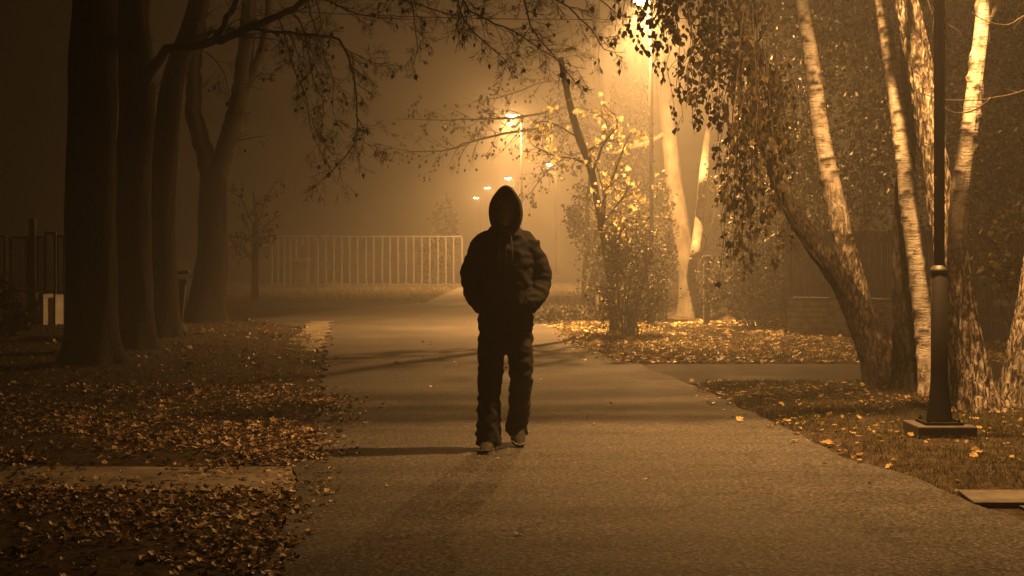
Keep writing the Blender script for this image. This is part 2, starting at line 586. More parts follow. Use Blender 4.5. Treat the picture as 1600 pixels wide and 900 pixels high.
def hang_R(n, down=1.0):
    y = NP.normal(0, .45, (n, 3)); y[:, 2] -= down
    return basis(y, NP.normal(0, 1, (n, 3)))


def lay_R(n, tilt=.35):
    a = NP.uniform(0, 2 * np.pi, n)
    y = np.stack([np.cos(a), np.sin(a), NP.normal(0, tilt, n)], -1)
    nv = NP.normal(0, tilt, (n, 3)); nv[:, 2] += 1
    return basis(y, nv)


def any_R(n):
    return basis(NP.normal(0, 1, (n, 3)), NP.normal(0, 1, (n, 3)))


# ------------------------------------------------------------------ trees
def twig(buf, p, d, L, r, lvl, rg, droop=-.1, wob=.25, kids=4, leaf=None, seg=.18, tipup=0.0, ratio=(.35, .7)):
    n = max(3, min(14, int(L / seg)))
    pts = [p.copy()]
    d = d.normalized()
    dirs = [d]
    for i in range(n):
        t = i / n
        d = (d + Vector((rg.gauss(0, wob), rg.gauss(0, wob), rg.gauss(0, wob))) * .6 + Vector((0, 0, droop * (1 - t) + tipup * t))).normalized()
        p = p + d * (L / n)
        pts.append(p.copy()); dirs.append(d.copy())
    rad = [max(.0016, r * (1 - .75 * i / n)) for i in range(n + 1)]
    buf.tube(pts, rad, 5 if r > .012 else 3, cap=False)
    if leaf is not None:
        for i in range(1, n + 1):
            if rg.random() < leaf[1]: leaf[0].append((pts[i].x, pts[i].y, pts[i].z))
    if lvl > 0:
        for k in range(kids):
            t = rg.uniform(.15, 1.0)
            i = min(n, max(1, int(t * n)))
            ax = dirs[i].orthogonal().normalized()
            ax = Matrix.Rotation(rg.uniform(0, 6.28), 3, dirs[i]) @ ax
            cd = (dirs[i] + ax * rg.uniform(.5, 1.2)).normalized()
            twig(buf, pts[i], cd, L * rg.uniform(*ratio) * (1.1 - .45 * t), rad[i] * .62, lvl - 1, rg, droop, wob, kids, leaf, seg, tipup, ratio)


def limb(buf, pts, r0, r1, rg, n=8, sub=8, subL=.8, lvl=2, droop=-.1, wob=.25, kids=4, leaf=None, tipup=0, spread=.9, step=.12, start=.1, seg=.16, rmin=.003):
    """a bough through given points with twigs sprouting along it"""
    rad = [r0 + (r1 - r0) * (i / (len(pts) - 1)) ** .8 for i in range(len(pts))]
    sp, sr = smooth_path(pts, rad, step)
    sp = [q + Vector((rg.gauss(0, 1), rg.gauss(0, 1), rg.gauss(0, 1))) * min(.012, sr[i] * .4) for i, q in enumerate(sp)]
    buf.tube(sp, sr, n, cap=False)
    m = len(sp)
    for k in range(sub):
        t = start + (1 - start) * (k + rg.random()) / max(1, sub)
        i = min(m - 2, max(1, int(t * (m - 1))))
        d = (sp[i + 1] - sp[i - 1]).normalized()
        ax = Matrix.Rotation(rg.uniform(0, 6.28), 3, d) @ d.orthogonal().normalized()
        twig(buf, sp[i], d * .8 + ax * spread, subL * rg.uniform(.55, 1.15) * (1.1 - .4 * t), max(rmin, sr[i] * .5) if sr[i] < .03 else .014,
             lvl, rg, droop, wob, kids, leaf, seg, tipup)
    return sp


def bark_fn(seed, amp, kz=2.0, ka=3.0, rough=lambda t: 0.0, marks=(), flare=0.0, base_z=0.0, lobes=5):
    def fn(a, L, r, t, c):
        q = Vector((math.cos(a) * ka + seed, math.sin(a) * ka, L * kz))
        ro = rough(L)
        rid = 1 - abs(noise.noise(q * 2.1)) * 2
        h = (noise.noise(q) * .6 + ro * (rid - .5) * 1.3) * amp
        mk = 0.0
        for (ml, ma, mw, mh) in marks:
            da = (a - ma + math.pi) % (2 * math.pi) - math.pi
            u = da * r / mw
            w = (L - ml + abs(u) * mh * .9) / mh
            g = math.exp(-(u * u * 1.2 + w * w * 2.2))
            if g > .02:
                mk = max(mk, min(1, g * 2.2 - .3)); h += g * .35 * mw
        rr = r + h
        if flare:
            e = math.exp(-max(0, c.z - base_z) / .22)
            rr += flare * e * (1 + .55 * math.sin(a * lobes + seed))
        return rr, max(0, mk), ro
    return fn


def trunk_part(parent, name, pts, rad, mat, seed=0, amp=.01, n=32, step=.045, rough=lambda t: 0., marks=(), flare=0., kz=2., ka=3.):
    sp, sr = smooth_path(pts, rad, step)
    bf = Buf()
    bf.tube(sp, sr, n, bark_fn(seed, amp, kz, ka, rough, marks, flare, pts[0].z if pts[0].z < .3 else -9))
    return bf.build(name, mat, parent)


def knots(seed, L, every, r, lo=.3):
    rg = random.Random(seed)
    out = []
    z = lo
    while z < L:
        out.append((z, rg.uniform(0, 6.28), r * rg.uniform(.55, 1.25), rg.uniform(.018, .04)))
        z += every * rg.uniform(.4, 1.5)
    return out


def pxw(px, Y): return px / F * Y / 2     # pixel width -> radius


# ---- row of dark trees on the left verge
LV = 'bare dark trees lining the left verge'


def leftover_leaf(acc, parent, mat, s=.05, single=120, nm='leaf'):
    if not acc: return
    p = np.array(acc)
    leaves(parent, nm, 'foliage', 'birch', mat, p, hang_R(len(p)), NP.uniform(.7, 1.3, len(p)) * s, single=single)


# T1, nearest
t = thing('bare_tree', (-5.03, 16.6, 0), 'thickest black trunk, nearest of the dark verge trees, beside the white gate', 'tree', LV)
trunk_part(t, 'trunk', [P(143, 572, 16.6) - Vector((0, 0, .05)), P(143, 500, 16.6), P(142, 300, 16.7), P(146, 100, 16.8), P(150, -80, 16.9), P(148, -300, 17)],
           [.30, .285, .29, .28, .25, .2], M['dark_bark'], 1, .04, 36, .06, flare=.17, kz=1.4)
bf = Buf(); rg = random.Random(21); acc = []
for pts, r0, r1, sub, sl in [
    ([P(160, -60, 16.8), P(330, -150, 16), P(540, -170, 15), P(700, -110, 14), P(760, -40, 13.6)], .09, .02, 4, .8),
    ([P(690, -115, 14), P(715, 0, 13.6), P(732, 40, 13.5), P(765, 72, 13.4), P(790, 95, 13.4), P(800, 118, 13.3)], .012, .003, 11, .42),
    ([P(700, -110, 14), P(722, 0, 13.8), P(760, 30, 13.7), P(800, 47, 13.6), P(838, 72, 13.5), P(880, 98, 13.4), P(916, 108, 13.3)], .014, .003, 14, .45),
    ([P(640, -140, 14.4), P(790, -60, 13.6), P(830, 40, 13.2), P(858, 78, 13.1), P(882, 108, 13.0), P(905, 138, 13.0)], .014, .003, 14, .45),
    ([P(760, -40, 13.6), P(870, 0, 13.0), P(908, 30, 12.9), P(930, 55, 12.9), P(945, 78, 12.8), P(978, 82, 12.8)], .012, .003, 12, .36),
    ([P(740, -60, 13.7), P(860, -20, 13.2), P(930, -5, 13.0), P(960, 18, 12.9), P(985, 30, 12.8)], .012, .003, 12, .36),
    ([P(560, -160, 15), P(610, -20, 14.6), P(660, 8, 14.4), P(720, 25, 14.2), P(770, 20, 14.0)], .013, .003, 10, .5),
    ([P(600, -150, 14.8), P(640, -10, 14.5), P(648, 40, 14.4), P(652, 80, 14.4), P(640, 112, 14.4)], .010, .0025, 10, .38),
]:
    limb(bf, pts, r0, r1, rg, 5, int(sub * 1.6), sl, 2, -.10, .20, 5, (acc, .014), tipup=.12, step=.1, start=.3 if r0 < .05 else .5, seg=.09)
bf.build('branches', M['twig'], t)
leftover_leaf(acc, t, M['dark_leaf'], .055)

# T2 with the bough and its drooping twigs
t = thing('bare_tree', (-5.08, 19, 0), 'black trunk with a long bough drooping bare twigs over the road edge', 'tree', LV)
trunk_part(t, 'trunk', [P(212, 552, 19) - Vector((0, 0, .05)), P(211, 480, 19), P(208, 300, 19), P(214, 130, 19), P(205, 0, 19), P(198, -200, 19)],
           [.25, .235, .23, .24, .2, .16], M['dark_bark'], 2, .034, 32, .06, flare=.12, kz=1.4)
bf = Buf(); rg = random.Random(33); acc = []
limb(bf, [P(214, 145, 19), P(240, 110, 18.8), P(262, 78, 18.6), P(300, 74, 18.4), P(345, 62, 18), P(395, 42, 17.6), P(440, 22, 17.3), P(490, -5, 17), P(560, -50, 16.6)], .085, .03, rg, 8, 4, .8, 2, -.05, .2, 3, (acc, .05), start=.4)
limb(bf, [P(330, 66, 18), P(350, 40, 17.9), P(368, 5, 17.8), P(380, -40, 17.7)], .05, .03, rg, 7, 2, .7, 2, -.05, .2)
limb(bf, [P(205, 70, 19), P(192, 20, 19.2), P(170, -60, 19.4)], .08, .05, rg, 7, 0)
for pts, r0, sub, sl in [
    ([P(398, 46, 17.6), P(460, 52, 17), P(518, 57, 16.6), P(536, 72, 16.5), P(552, 115, 16.4), P(558, 170, 16.4), P(556, 215, 16.4), P(540, 245, 16.3), P(510, 275, 16.3), P(480, 300, 16.3)], .022, 18, .55),
    ([P(420, 32, 17.4), P(436, 30, 17.2), P(450, 75, 17.1), P(463, 118, 17), P(478, 150, 17), P(484, 195, 16.9), P(500, 235, 16.9), P(515, 262, 16.9)], .012, 13, .5),
    ([P(455, 15, 17.2), P(472, 40, 17.0), P(484, 92, 16.9), P(490, 130, 16.9), P(505, 160, 16.8), P(502, 205, 16.8), P(498, 245, 16.8)], .012, 13, .5),
    ([P(480, 0, 17), P(494, 50, 16.8), P(508, 90, 16.7), P(520, 125, 16.6), P(520, 175, 16.6), P(535, 205, 16.6)], .010, 11, .45),
    ([P(360, 58, 17.8), P(440, 50, 17.2), P(458, 70, 17), P(440, 85, 17)], .009, 5, .4),
    ([P(545, 85, 16.4), P(560, 98, 16.3), P(582, 100, 16.3), P(610, 98, 16.2)], .008, 7, .4),
    ([P(556, 180, 16.4), P(570, 205, 16.3), P(568, 222, 16.3), P(600, 232, 16.2)], .007, 6, .35),
    ([P(490, -8, 17), P(520, 5, 16.6), P(560, 22, 16.3), P(610, 29, 16.1), P(660, 30, 16)], .014, 12, .55),
    ([P(490, -8, 17), P(500, 25, 16.8), P(482, 35, 16.8), P(478, 40, 16.8)], .010, 3, .4),
    ([P(320, 80, 18.1), P(338, 95, 18), P(352, 118, 18), P(358, 150, 18), P(372, 190, 18)], .008, 5, .4),
]:
    limb(bf, pts, r0, .0028, rg, 5, int(sub * 1.5), sl, 2, -.16, .22, 5, (acc, .010), tipup=.1, step=.1, start=.15, seg=.09)
bf.build('branches', M['twig'], t)
leftover_leaf(acc, t, M['dark_leaf'], .06)

# T3
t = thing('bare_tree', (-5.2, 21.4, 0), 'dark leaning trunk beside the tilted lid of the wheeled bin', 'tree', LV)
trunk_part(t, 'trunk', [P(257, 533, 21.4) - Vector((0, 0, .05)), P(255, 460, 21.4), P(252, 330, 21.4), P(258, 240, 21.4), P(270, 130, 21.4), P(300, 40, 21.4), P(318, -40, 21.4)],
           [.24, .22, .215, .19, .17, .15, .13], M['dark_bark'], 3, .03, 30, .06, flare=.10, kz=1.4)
bf = Buf(); rg = random.Random(5)
limb(bf, [P(255, 250, 21.4), P(230, 180, 21.4), P(222, 80, 21.4), P(235, -40, 21.4)], .11, .07, rg, 8, 2, .8, 2, -.05, .2)
limb(bf, [P(290, 70, 21.4), P(330, 50, 21.2), P(370, 46, 21), P(400, 30, 20.8)], .05, .02, rg, 6, 4, .7, 2, -.1, .2)
bf.build('branches', M['twig'], t)

# T4, forked
t = thing('bare_tree', (-5.6, 26, 0), 'forked dark trunk farthest along the left verge, base spread wide', 'tree', LV)
trunk_part(t, 'trunk', [P(322, 506, 26) - Vector((0, 0, .05)), P(324, 470, 26), P(332, 400, 26), P(332, 330, 26), P(334, 262, 26)],
           [.37, .33, .28, .26, .24], M['dark_bark'], 4, .035, 30, .06, flare=.14, kz=1.4)
bf = Buf(); rg = random.Random(8); acc = []
limb(bf, [P(330, 285, 26), P(318, 232, 26), P(303, 180, 26), P(303, 110, 26), P(312, 40, 26), P(325, -60, 26)], .19, .12, rg, 10, 3, .9, 2, -.1, .2)
limb(bf, [P(338, 285, 26), P(352, 230, 26), P(372, 160, 26), P(384, 80, 26), P(388, 20, 26), P(392, -60, 26)], .19, .13, rg, 10, 4, .9, 2, -.1, .2, leaf=(acc, .1))
limb(bf, [P(366, 190, 26), P(392, 120, 26), P(412, 70, 26), P(420, 10, 26), P(428, -50, 26)], .10, .07, rg, 8, 4, .8, 2, -.1, .2, leaf=(acc, .1))
bf.build('branches', M['twig'], t)
leftover_leaf(acc, t, M['dark_leaf'], .07)


def bare_tree(label, base, h, spread, seed, r, group='bare trees in the fog', lean=(0, 0), lvl=3, n=9, leafp=.0, mat='twig'):
    t = thing('bare_tree', base, label, 'tree', group)
    rg = random.Random(seed)
    b0 = Vector(base)
    top = b0 + Vector((lean[0], lean[1], h * .55))
    trunk_part(t, 'trunk', [b0 - Vector((0, 0, .06)), b0 + (top - b0) * .3, b0 + (top - b0) * .65, top], [r * 1.15, r, r * .85, r * .6], M['dark_bark'], seed, .02, 14, .15, flare=r * .3)
    bf = Buf(); acc = []
    for k in range(n):
        a = 6.283 * k / n + rg.uniform(-.4, .4)
        q = b0 + (top - b0) * rg.uniform(.45, 1.0)
        e = q + Vector((math.cos(a) * spread * rg.uniform(.6, 1), math.sin(a) * spread * rg.uniform(.6, 1), h * rg.uniform(.12, .45)))
        m_ = (q + e) / 2 + Vector((0, 0, h * .08))
        limb(bf, [q, m_, e], r * .4, .012, rg, 5, 8, spread * .45, lvl - 1, -.06, .22, 3, (acc, leafp), step=.3, seg=.25, start=.2)
    bf.build('branches', M[mat], t)
    leftover_leaf(acc, t, M['dark_leaf'], .09, 0)
    return t


bare_tree('slender hazy young tree with two thin stems left of the far railing', (-6.72, 37, 0), 3.6, 1.1, 41, .055, leafp=.1)
o = Buf(); o.tube(*smooth_path([P(401, 470, 37), P(401, 400, 37), P(400, 340, 37), P(396, 300, 37)], [.05, .045, .04, .02], .3), 6)
o.build('stem', M['dark_bark'], bpy.data.objects['bare_tree.004'])

# arching bare tree in front of the second lamp
t = thing('bare_tree', (4.2, 44, 0), 'bare tree arching its fine twigs across the second glowing lamp', 'tree', 'bare trees in the fog')
trunk_part(t, 'trunk', [P(1012, 458, 44), P(1000, 380, 44), P(975, 290, 43.6), P(950, 210, 43), P(935, 140, 43), P(930, 0, 43)], [.28, .26, .24, .2, .17, .12], M['dark_bark'], 9, .02, 18, .15, flare=.08)
bf = Buf(); rg = random.Random(51); acc = []
for pts, r0, sub, sl in [
    ([P(950, 210, 43), P(900, 192, 42.6), P(850, 200, 42.2), P(790, 208, 42), P(735, 222, 41.8), P(690, 235, 41.6), P(640, 236, 41.5), P(585, 224, 41.4)], .07, 34, 1.25),
    ([P(945, 180, 43), P(890, 168, 42.5), P(820, 182, 42), P(760, 186, 41.8), P(700, 188, 41.6), P(630, 186, 41.5)], .06, 34, 1.25),
    ([P(940, 160, 43), P(900, 130, 43), P(850, 128, 42.6), P(790, 150, 42.3), P(740, 158, 42)], .05, 26, 1.2),
    ([P(940, 240, 43.2), P(900, 240, 43), P(860, 262, 42.8), P(830, 300, 42.6), P(812, 318, 42.4)], .04, 20, .9),
    ([P(936, 120, 43), P(905, 80, 43), P(860, 70, 43), P(800, 95, 42.8)], .05, 18, 1.2),
    ([P(955, 225, 43), P(925, 212, 43), P(890, 206, 42), P(870, 240, 41.8), P(845, 262, 41.5)], .04, 16, .9),
]:
    limb(bf, pts, r0, .008, rg, 5, sub, sl, 2, -.10, .22, 4, (acc, .10), tipup=.05, step=.25, start=.12, seg=.2, rmin=.008)
bf.build('branches', M['twig'], t)
leftover_leaf(acc, t, M['dark_leaf'], .11, 60)

# yellow maple beside the first lamp
t = thing('maple_tree', (1.65, 22.7, 0), 'dark leaning maple with scattered bright yellow leaves before the ivy tree', 'tree')
trunk_part(t, 'trunk', [P(962, 522, 22.7), P(952, 430, 22.7), P(936, 330, 22.6), P(922, 260, 22.4), P(905, 215, 22.2), P(890, 160, 22.0), P(876, 90, 21.8)], [.05, .052, .056, .06, .06, .052, .04], M['dark_bark'], 12, .015, 18, .1, flare=.05)
bf = Buf(); rg = random.Random(61); acc = []
for pts, r0, sub, sl in [
    ([P(922, 262, 22.4), P(905, 250, 22.2), P(880, 245, 22.1), P(850, 238, 22.0), P(828, 222, 21.9)], .03, 9, .5),
    ([P(926, 270, 22.4), P(940, 230, 22.2), P(965, 190, 22.0), P(940, 160, 21.9)], .03, 7, .45),
    ([P(936, 330, 22.5), P(960, 270, 22.2), P(975, 230, 21.9), P(990, 200, 21.7)], .03, 8, .5),
    ([P(940, 350, 22.5), P(965, 320, 22.2), P(985, 290, 21.9), P(1000, 300, 21.7)], .025, 9, .5),
    ([P(940, 360, 22.5), P(945, 320, 22.2), P(935, 270, 21.8), P(925, 230, 21.6)], .02, 9, .45),
    ([P(915, 240, 22.4), P(950, 215, 22.4), P(948, 190, 22.2), P(930, 178, 22.1), P(905, 165, 22.1)], .025, 7, .5),
    ([P(905, 215, 22.2), P(870, 195, 22.2), P(845, 190, 22.1), P(830, 200, 22.0)], .02, 8, .5),
    ([P(950, 400, 22.6), P(962, 360, 22.2), P(975, 340, 21.8), P(985, 345, 21.7)], .015, 7, .4),
]:
    limb(bf, pts, r0, .005, rg, 5, sub, sl, 1, -.05, .25, 3, (acc, .42), step=.12, seg=.12, start=.25)
bf.build('branches', M['twig'], t)
random.Random(3).shuffle(acc)
p = np.array(acc[:420]); n = len(p)
leaves(t, 'leaf', 'foliage', 'maple', M['maple_leaf'], p + NP.normal(0, .06, (n, 3)), hang_R(n, .8), NP.uniform(.045, .125, n))


# ---- leafy masses
def clump_pts(rg, n, c, rad, nclump, cl=.28):
    cs = []
    while len(cs) < nclump:
        q = rg.normal(0, 1, 3); q /= np.linalg.norm(q)
        q *= rg.uniform(.25, 1.0) ** .5
        cs.append(q * rad + c)
    cs = np.array(cs)
    w = rg.uniform(.3, 1.0, nclump); w /= w.sum()
    k = rg.choice(nclump, n, p=w)
    return cs[k] + rg.normal(0, 1, (n, 3)) * np.array(rad) * cl, cs


def shrub(name, label, cat, base, rad, n, leaf_s, mat, seed, nclump=40, cz=None, stems=9, group=None, kind='small', cl=.16, single=0, stem_r=.02):
    t = thing(name, base, label, cat, group)
    rg = np.random.default_rng(seed); r2 = random.Random(seed)
    c = np.array([base[0], base[1], cz if cz is not None else rad[2] * .95])
    p, cs = clump_pts(rg, n, c, np.array(rad), nclump, cl)
    p = p[p[:, 2] > .04]
    bf = Buf()
    b0 = Vector(base)
    for k in range(stems):
        e = Vector(cs[k % len(cs)])
        q = b0 + Vector((r2.uniform(-.3, .3) * rad[0], r2.uniform(-.3, .3) * rad[1], -.03))
        m_ = q.lerp(e, .5) + Vector((r2.uniform(-.15, .15), r2.uniform(-.15, .15), .1))
        limb(bf, [q, m_, e], stem_r, .006, r2, 5, 4, .4, 1, -.02, .2, 2, step=.15, seg=.15)
    bf.build('stems', M['twig'], t)
    leaves(t, 'leaf', 'foliage', kind, M[mat], p, any_R(len(p)), rg.uniform(.65, 1.35, len(p)) * leaf_s, single=single)
    return t


# ivy clad trunk behind the first lamp
t = thing('ivy_tree', (2.47, 30, 0), 'ivy covered tree trunk rising as a dark column behind the first lamp', 'tree')
trunk_part(t, 'trunk', [P(985, 492, 30), P(984, 300, 30), P(982, 110, 30), P(986, -60, 30), P(990, -250, 30)], [.30, .27, .26, .24, .2], M['dark_bark'], 15, .02, 18, .15)
n = 9000
a = NP.uniform(0, 2 * np.pi, n); z = NP.uniform(0.1, H + (HY - 108) / F * 28.6, n)
rr_ = .33 + .08 * np.sin(z * 2.3 + a * 2) + np.abs(NP.normal(0, .05, n))
xc = np.interp(z, [0, 2.5, 5], [2.50, 2.485, 2.46])
p = np.stack([xc + rr_ * np.cos(a), 30 + rr_ * np.sin(a), z], -1)
leaves(t, 'leaf', 'ivy', 'birch', M['dark_leaf'], p, hang_R(n), NP.uniform(.05, .10, n), single=0)
bf = Buf(); rg = random.Random(4)
limb(bf, [P(990, -60, 30), P(1040, -120, 29), P(1100, -160, 28)], .1, .05, rg, 6, 6, .9, 2)
limb(bf, [P(985, -60, 30), P(930, -110, 30), P(880, -130, 29)], .1, .04, rg, 6, 6, .9, 2)
bf.build('branches', M['twig'], t)

# pale forked tree
t = thing('pale_tree', (3.52, 28.3, 0), 'smooth pale barked tree forking low beside the first lamp post', 'tree')
trunk_part(t, 'trunk', [P(1077, 498, 28.3) - Vector((0, 0, .04)), P(1077, 480, 28.3), P(1075, 430, 28.3), P(1066, 370, 28.3), P(1054, 290, 28.3), P(1046, 220, 28.3), P(1039, 150, 28.3), P(1031, 90, 28.3), P(1024, 20, 28.3), P(1018, -120, 28.3)],
           [.225, .205, .19, .18, .165, .145, .13, .11, .095, .07], M['plane_bark'], 17, .022, 30, .06, flare=.08, kz=1.6, marks=knots(4, 6, .5, .1, 1))
trunk_part(t, 'stem', [P(1079, 435, 28.3), P(1086, 395, 26.35), P(1093, 340, 28.2), P(1099, 280, 26.35), P(1104, 225, 28.4), P(1112, 170, 28.7), P(1124, 120, 29.1)], [.09, .095, .092, .088, .072, .04, .015], M['plane_bark'], 18, .016, 20, .06, kz=1.6)
trunk_part(t, 'limb', [P(1046, 205, 28.3), P(1015, 222, 28.2), P(985, 231, 28.1), P(958, 240, 28.0)], [.055, .052, .048, .035], M['plane_bark'], 19, .008, 12, .06)
rg = random.Random(6)
bf = Buf(); limb(bf, [P(958, 240, 28.0), P(930, 236, 27.8), P(905, 225, 29.1)], .02, .006, rg, 5, 6, .5, 1)
bf.build('branch', M['twig'], t)
bf = Buf(); limb(bf, [P(1108, 190, 27.2), P(1130, 130, 27.4), P(1150, 60, 27.5)], .025, .01, rg, 5, 8, .7, 2)
bf.build('branch', M['twig'], t)
bf = Buf(); limb(bf, [P(1090, 420, 28.3), P(1112, 350, 28.3), P(1128, 280, 28.3)], .02, .006, rg, 5, 6, .5, 1)
bf.build('branch', M['twig'], t)

# shrubs and hedges
shrub('shrub', 'tall dense bush at the foot of the ivy tree behind wooden stakes', 'bush', (2.12, 27.2, 0), (.80, .65, 1.15), 5600, .08, 'hedge_leaf', 71, 46, 1.2, 14)
shrub('shrub', 'thin stemmed bush between the first lamp post and pale trunk', 'bush', (2.72, 26.2, 0), (.34, .4, 1.2), 1500, .07, 'hedge_leaf', 72, 26, 1.45, 14)
shrub('hedge', 'dark clipped hedge right of the pale forked tree', 'hedge', (4.15, 24.0, 0), (.95, .5, .8), 7000, .06, 'dark_leaf', 73, 80, .78, 10, cl=.18)
shrub('shrub', 'broad shrub hanging over the fence end beside the dark hedge', 'bush', (4.5, 24.2, 0), (1.05, .7, 1.05), 5200, .085, 'hedge_leaf', 74, 40, 2.35, 12)
shrub('ground_ivy', 'low dark creeping mound by the kerb behind the walker', 'ground cover', (1.05, 26.5, 0), (.95, .9, .17), 3600, .07, 'dark_leaf', 75, 50, .1, 4, cl=.2)
shrub('shrub', 'small dark bush at the white gate on the far left', 'bush', (-7.75, 21.8, 0), (.42, .4, .42), 900, .08, 'dark_leaf', 76, 16, .4, 6)
shrub('conifer_shrub', 'faint pointed evergreen behind the far white railing', 'bush', (-2.9, 53, 0), (.55, .55, .85), 1800, .12, 'dark_leaf', 77, 26, .85, 3)
shrub('shrub', 'hazy round bush near the farthest lamp pole left of the walker', 'bush', (-2.9, 62, 0), (.6, .6, 1.3), 1100, .13, 'dark_leaf', 78, 30, 2.2, 5)

shrub('shrub', 'upright twiggy bush at the foot of the yellow leafed maple', 'bush', (1.80, 22.0, 0), (.52, .45, .86), 3300, .06, 'hedge_leaf', 79, 34, .98, 14, cl=.2)

# sapling behind the stakes
t = thing('sapling', (1.64, 33, 0), 'thin straight sapling with a small leafy crown over the kerb', 'tree')
trunk_part(t, 'trunk', [P(910, 480, 33), P(913, 430, 33), P(917, 370, 33), P(919, 310, 33), P(922, 270, 33)], [.05, .048, .045, .04, .03], M['dark_bark'], 22, .004, 10, .1)
p, cs = clump_pts(np.random.default_rng(5), 1500, np.array(P(915, 345, 33)), np.array([.55, .5, .75]), 22, .17)
bf = Buf(); rg = random.Random(14)
for k in range(12):
    q = P(917 + rg.uniform(-2, 3), rg.uniform(300, 400), 33)
    limb(bf, [q, q.lerp(Vector(cs[k]), .5), Vector(cs[k])], .014, .006, rg, 4, 4, .35, 1)
bf.build('branches', M['twig'], t)
leaves(t, 'leaf', 'foliage', 'small', M['dark_leaf'], p, any_R(len(p)), NP.uniform(.06, .12, len(p)), single=0)

# ------------------------------------------------------------------ birches
BG = 'birch trees on the right verge'
rgb = random.Random(77)


def smoothstep(a, b_, x):
    x = max(0, min(1, (x - a) / (b_ - a))); return x * x * (3 - 2 * x)


# leaning pair with one root
Yb = 13.9
t = thing('birch_tree', (3.6, Yb, 0), 'leaning birch forking into two stems, bark dark at its foot', 'tree', BG)
trunk_part(t, 'trunk', [P(1381, 612, Yb) - Vector((0, 0, .03)), P(1372, 570, Yb), P(1348, 500, Yb), P(1318, 440, Yb), P(1278, 390, Yb), P(1240, 330, Yb), P(1213, 270, Yb), P(1194, 200, Yb), P(1180, 120, Yb), P(1166, 40, Yb), P(1150, -80, Yb)],
           [.165, .15, .15, .125, .095, .082, .075, .066, .06, .055, .045], M['birch_dark'], 31, .014, 40, .035,
           rough=lambda L: 1 - .75 * smoothstep(1.9, 3.2, L), marks=knots(1, 5, .15, .08, 1.8), flare=.05, kz=1.8)
trunk_part(t, 'stem', [P(1352, 500, Yb + .02), P(1336, 440, Yb - .02), P(1322, 390, Yb - .05), P(1306, 320, Yb - .05), P(1291, 250, Yb), P(1278, 170, Yb), P(1266, 80, Yb), P(1252, 0, Yb), P(1236, -90, Yb)],
           [.09, .105, .098, .092, .084, .076, .07, .062, .05], M['birch'], 32, .010, 36, .035,
           rough=lambda L: .97 * (1 - smoothstep(.5, 1.9, L)), marks=knots(2, 4, .1, .08, .8), kz=1.8)
BT1 = t
# rough brown birch next to it
Y3 = 13.4
t = thing('birch_tree', (3.75, Y3, 0), 'brown rough barked birch hidden close behind the slim white birch', 'tree', BG)
trunk_part(t, 'trunk', [P(1418, 612, Y3) - Vector((0, 0, .03)), P(1414, 560, Y3), P(1412, 480, Y3), P(1408, 400, Y3), P(1412, 300, Y3), P(1420, 180, Y3), P(1416, 60, Y3), P(1400, -80, Y3)],
           [.125, .105, .10, .092, .08, .07, .06, .05], M['birch_dark'], 33, .012, 32, .04, rough=lambda L: 1., flare=.05, kz=1.8)
# slim white birch
Y4 = 12.9
t = thing('birch_tree', (3.78, Y4, 0), 'slim brightly lit white birch with dark knots beside the near lamp post', 'tree', BG)
trunk_part(t, 'trunk', [P(1453, 634, Y4) - Vector((0, 0, .03)), P(1449, 590, Y4), P(1442, 500, Y4), P(1432, 420, Y4), P(1421, 330, Y4), P(1412, 250, Y4), P(1402, 170, Y4), P(1390, 90, Y4), P(1381, 30, Y4), P(1373, -30, Y4), P(1360, -120, Y4)],
           [.10, .082, .080, .076, .074, .072, .066, .062, .055, .05, .045], M['birch'], 34, .007, 40, .03,
           rough=lambda L: .8 * (1 - smoothstep(.15, .7, L)), marks=knots(9, 5, .085, .075, .5), flare=.03, kz=1.8)
# thick bright furrowed birch
Y5 = 12.2
t = thing('birch_tree', (3.85, Y5, 0), 'thick bright birch with deeply furrowed bark directly behind the near lamp', 'tree', BG)
trunk_part(t, 'trunk', [P(1519, 640, Y5) - Vector((0, 0, .04)), P(1510, 590, Y5), P(1498, 500, Y5), P(1485, 420, Y5), P(1473, 340, Y5), P(1462, 260, Y5), P(1450, 180, Y5), P(1434, 90, Y5), P(1418, 10, Y5), P(1402, -70, Y5), P(1385, -160, Y5)],
           [.15, .12, .115, .11, .108, .108, .106, .10, .096, .09, .08], M['birch'], 35, .020, 60, .022,
           rough=lambda L: .95, marks=[(3.1, 4.4, .05, .05)] + knots(12, 5, 1.1, .06, 1), flare=.05, kz=2.6, ka=4.2)
BT5 = t
Y6 = 11.7
t = thing('birch_tree', (3.85, Y6, 0), 'curving birch with pale upper stem and craggy foot', 'tree', BG)
trunk_part(t, 'trunk', [P(1536, 652, Y6) - Vector((0, 0, .04)), P(1528, 610, Y6), P(1516, 540, Y6), P(1503, 460, Y6), P(1496, 380, Y6), P(1500, 310, Y6), P(1510, 240, Y6), P(1521, 160, Y6), P(1530, 90, Y6), P(1536, 30, Y6), P(1538, -40, Y6), P(1530, -160, Y6)],
           [.155, .125, .105, .092, .08, .078, .075, .07, .066, .062, .06, .05], M['birch'], 36, .016, 48, .026,
           rough=lambda L: 1 - smoothstep(1.0, 1.9, L), marks=knots(14, 5, .13, .07, 1.4), flare=.06, kz=2.4, ka=4)
trunk_part(t, 'stem', [P(1534, 52, Y6), P(1548, 25, Y6), P(1562, 0, Y6), P(1580, -60, Y6)], [.035, .032, .03, .02], M['birch'], 37, .004, 14, .04)
bf = Buf(); rg = random.Random(91)
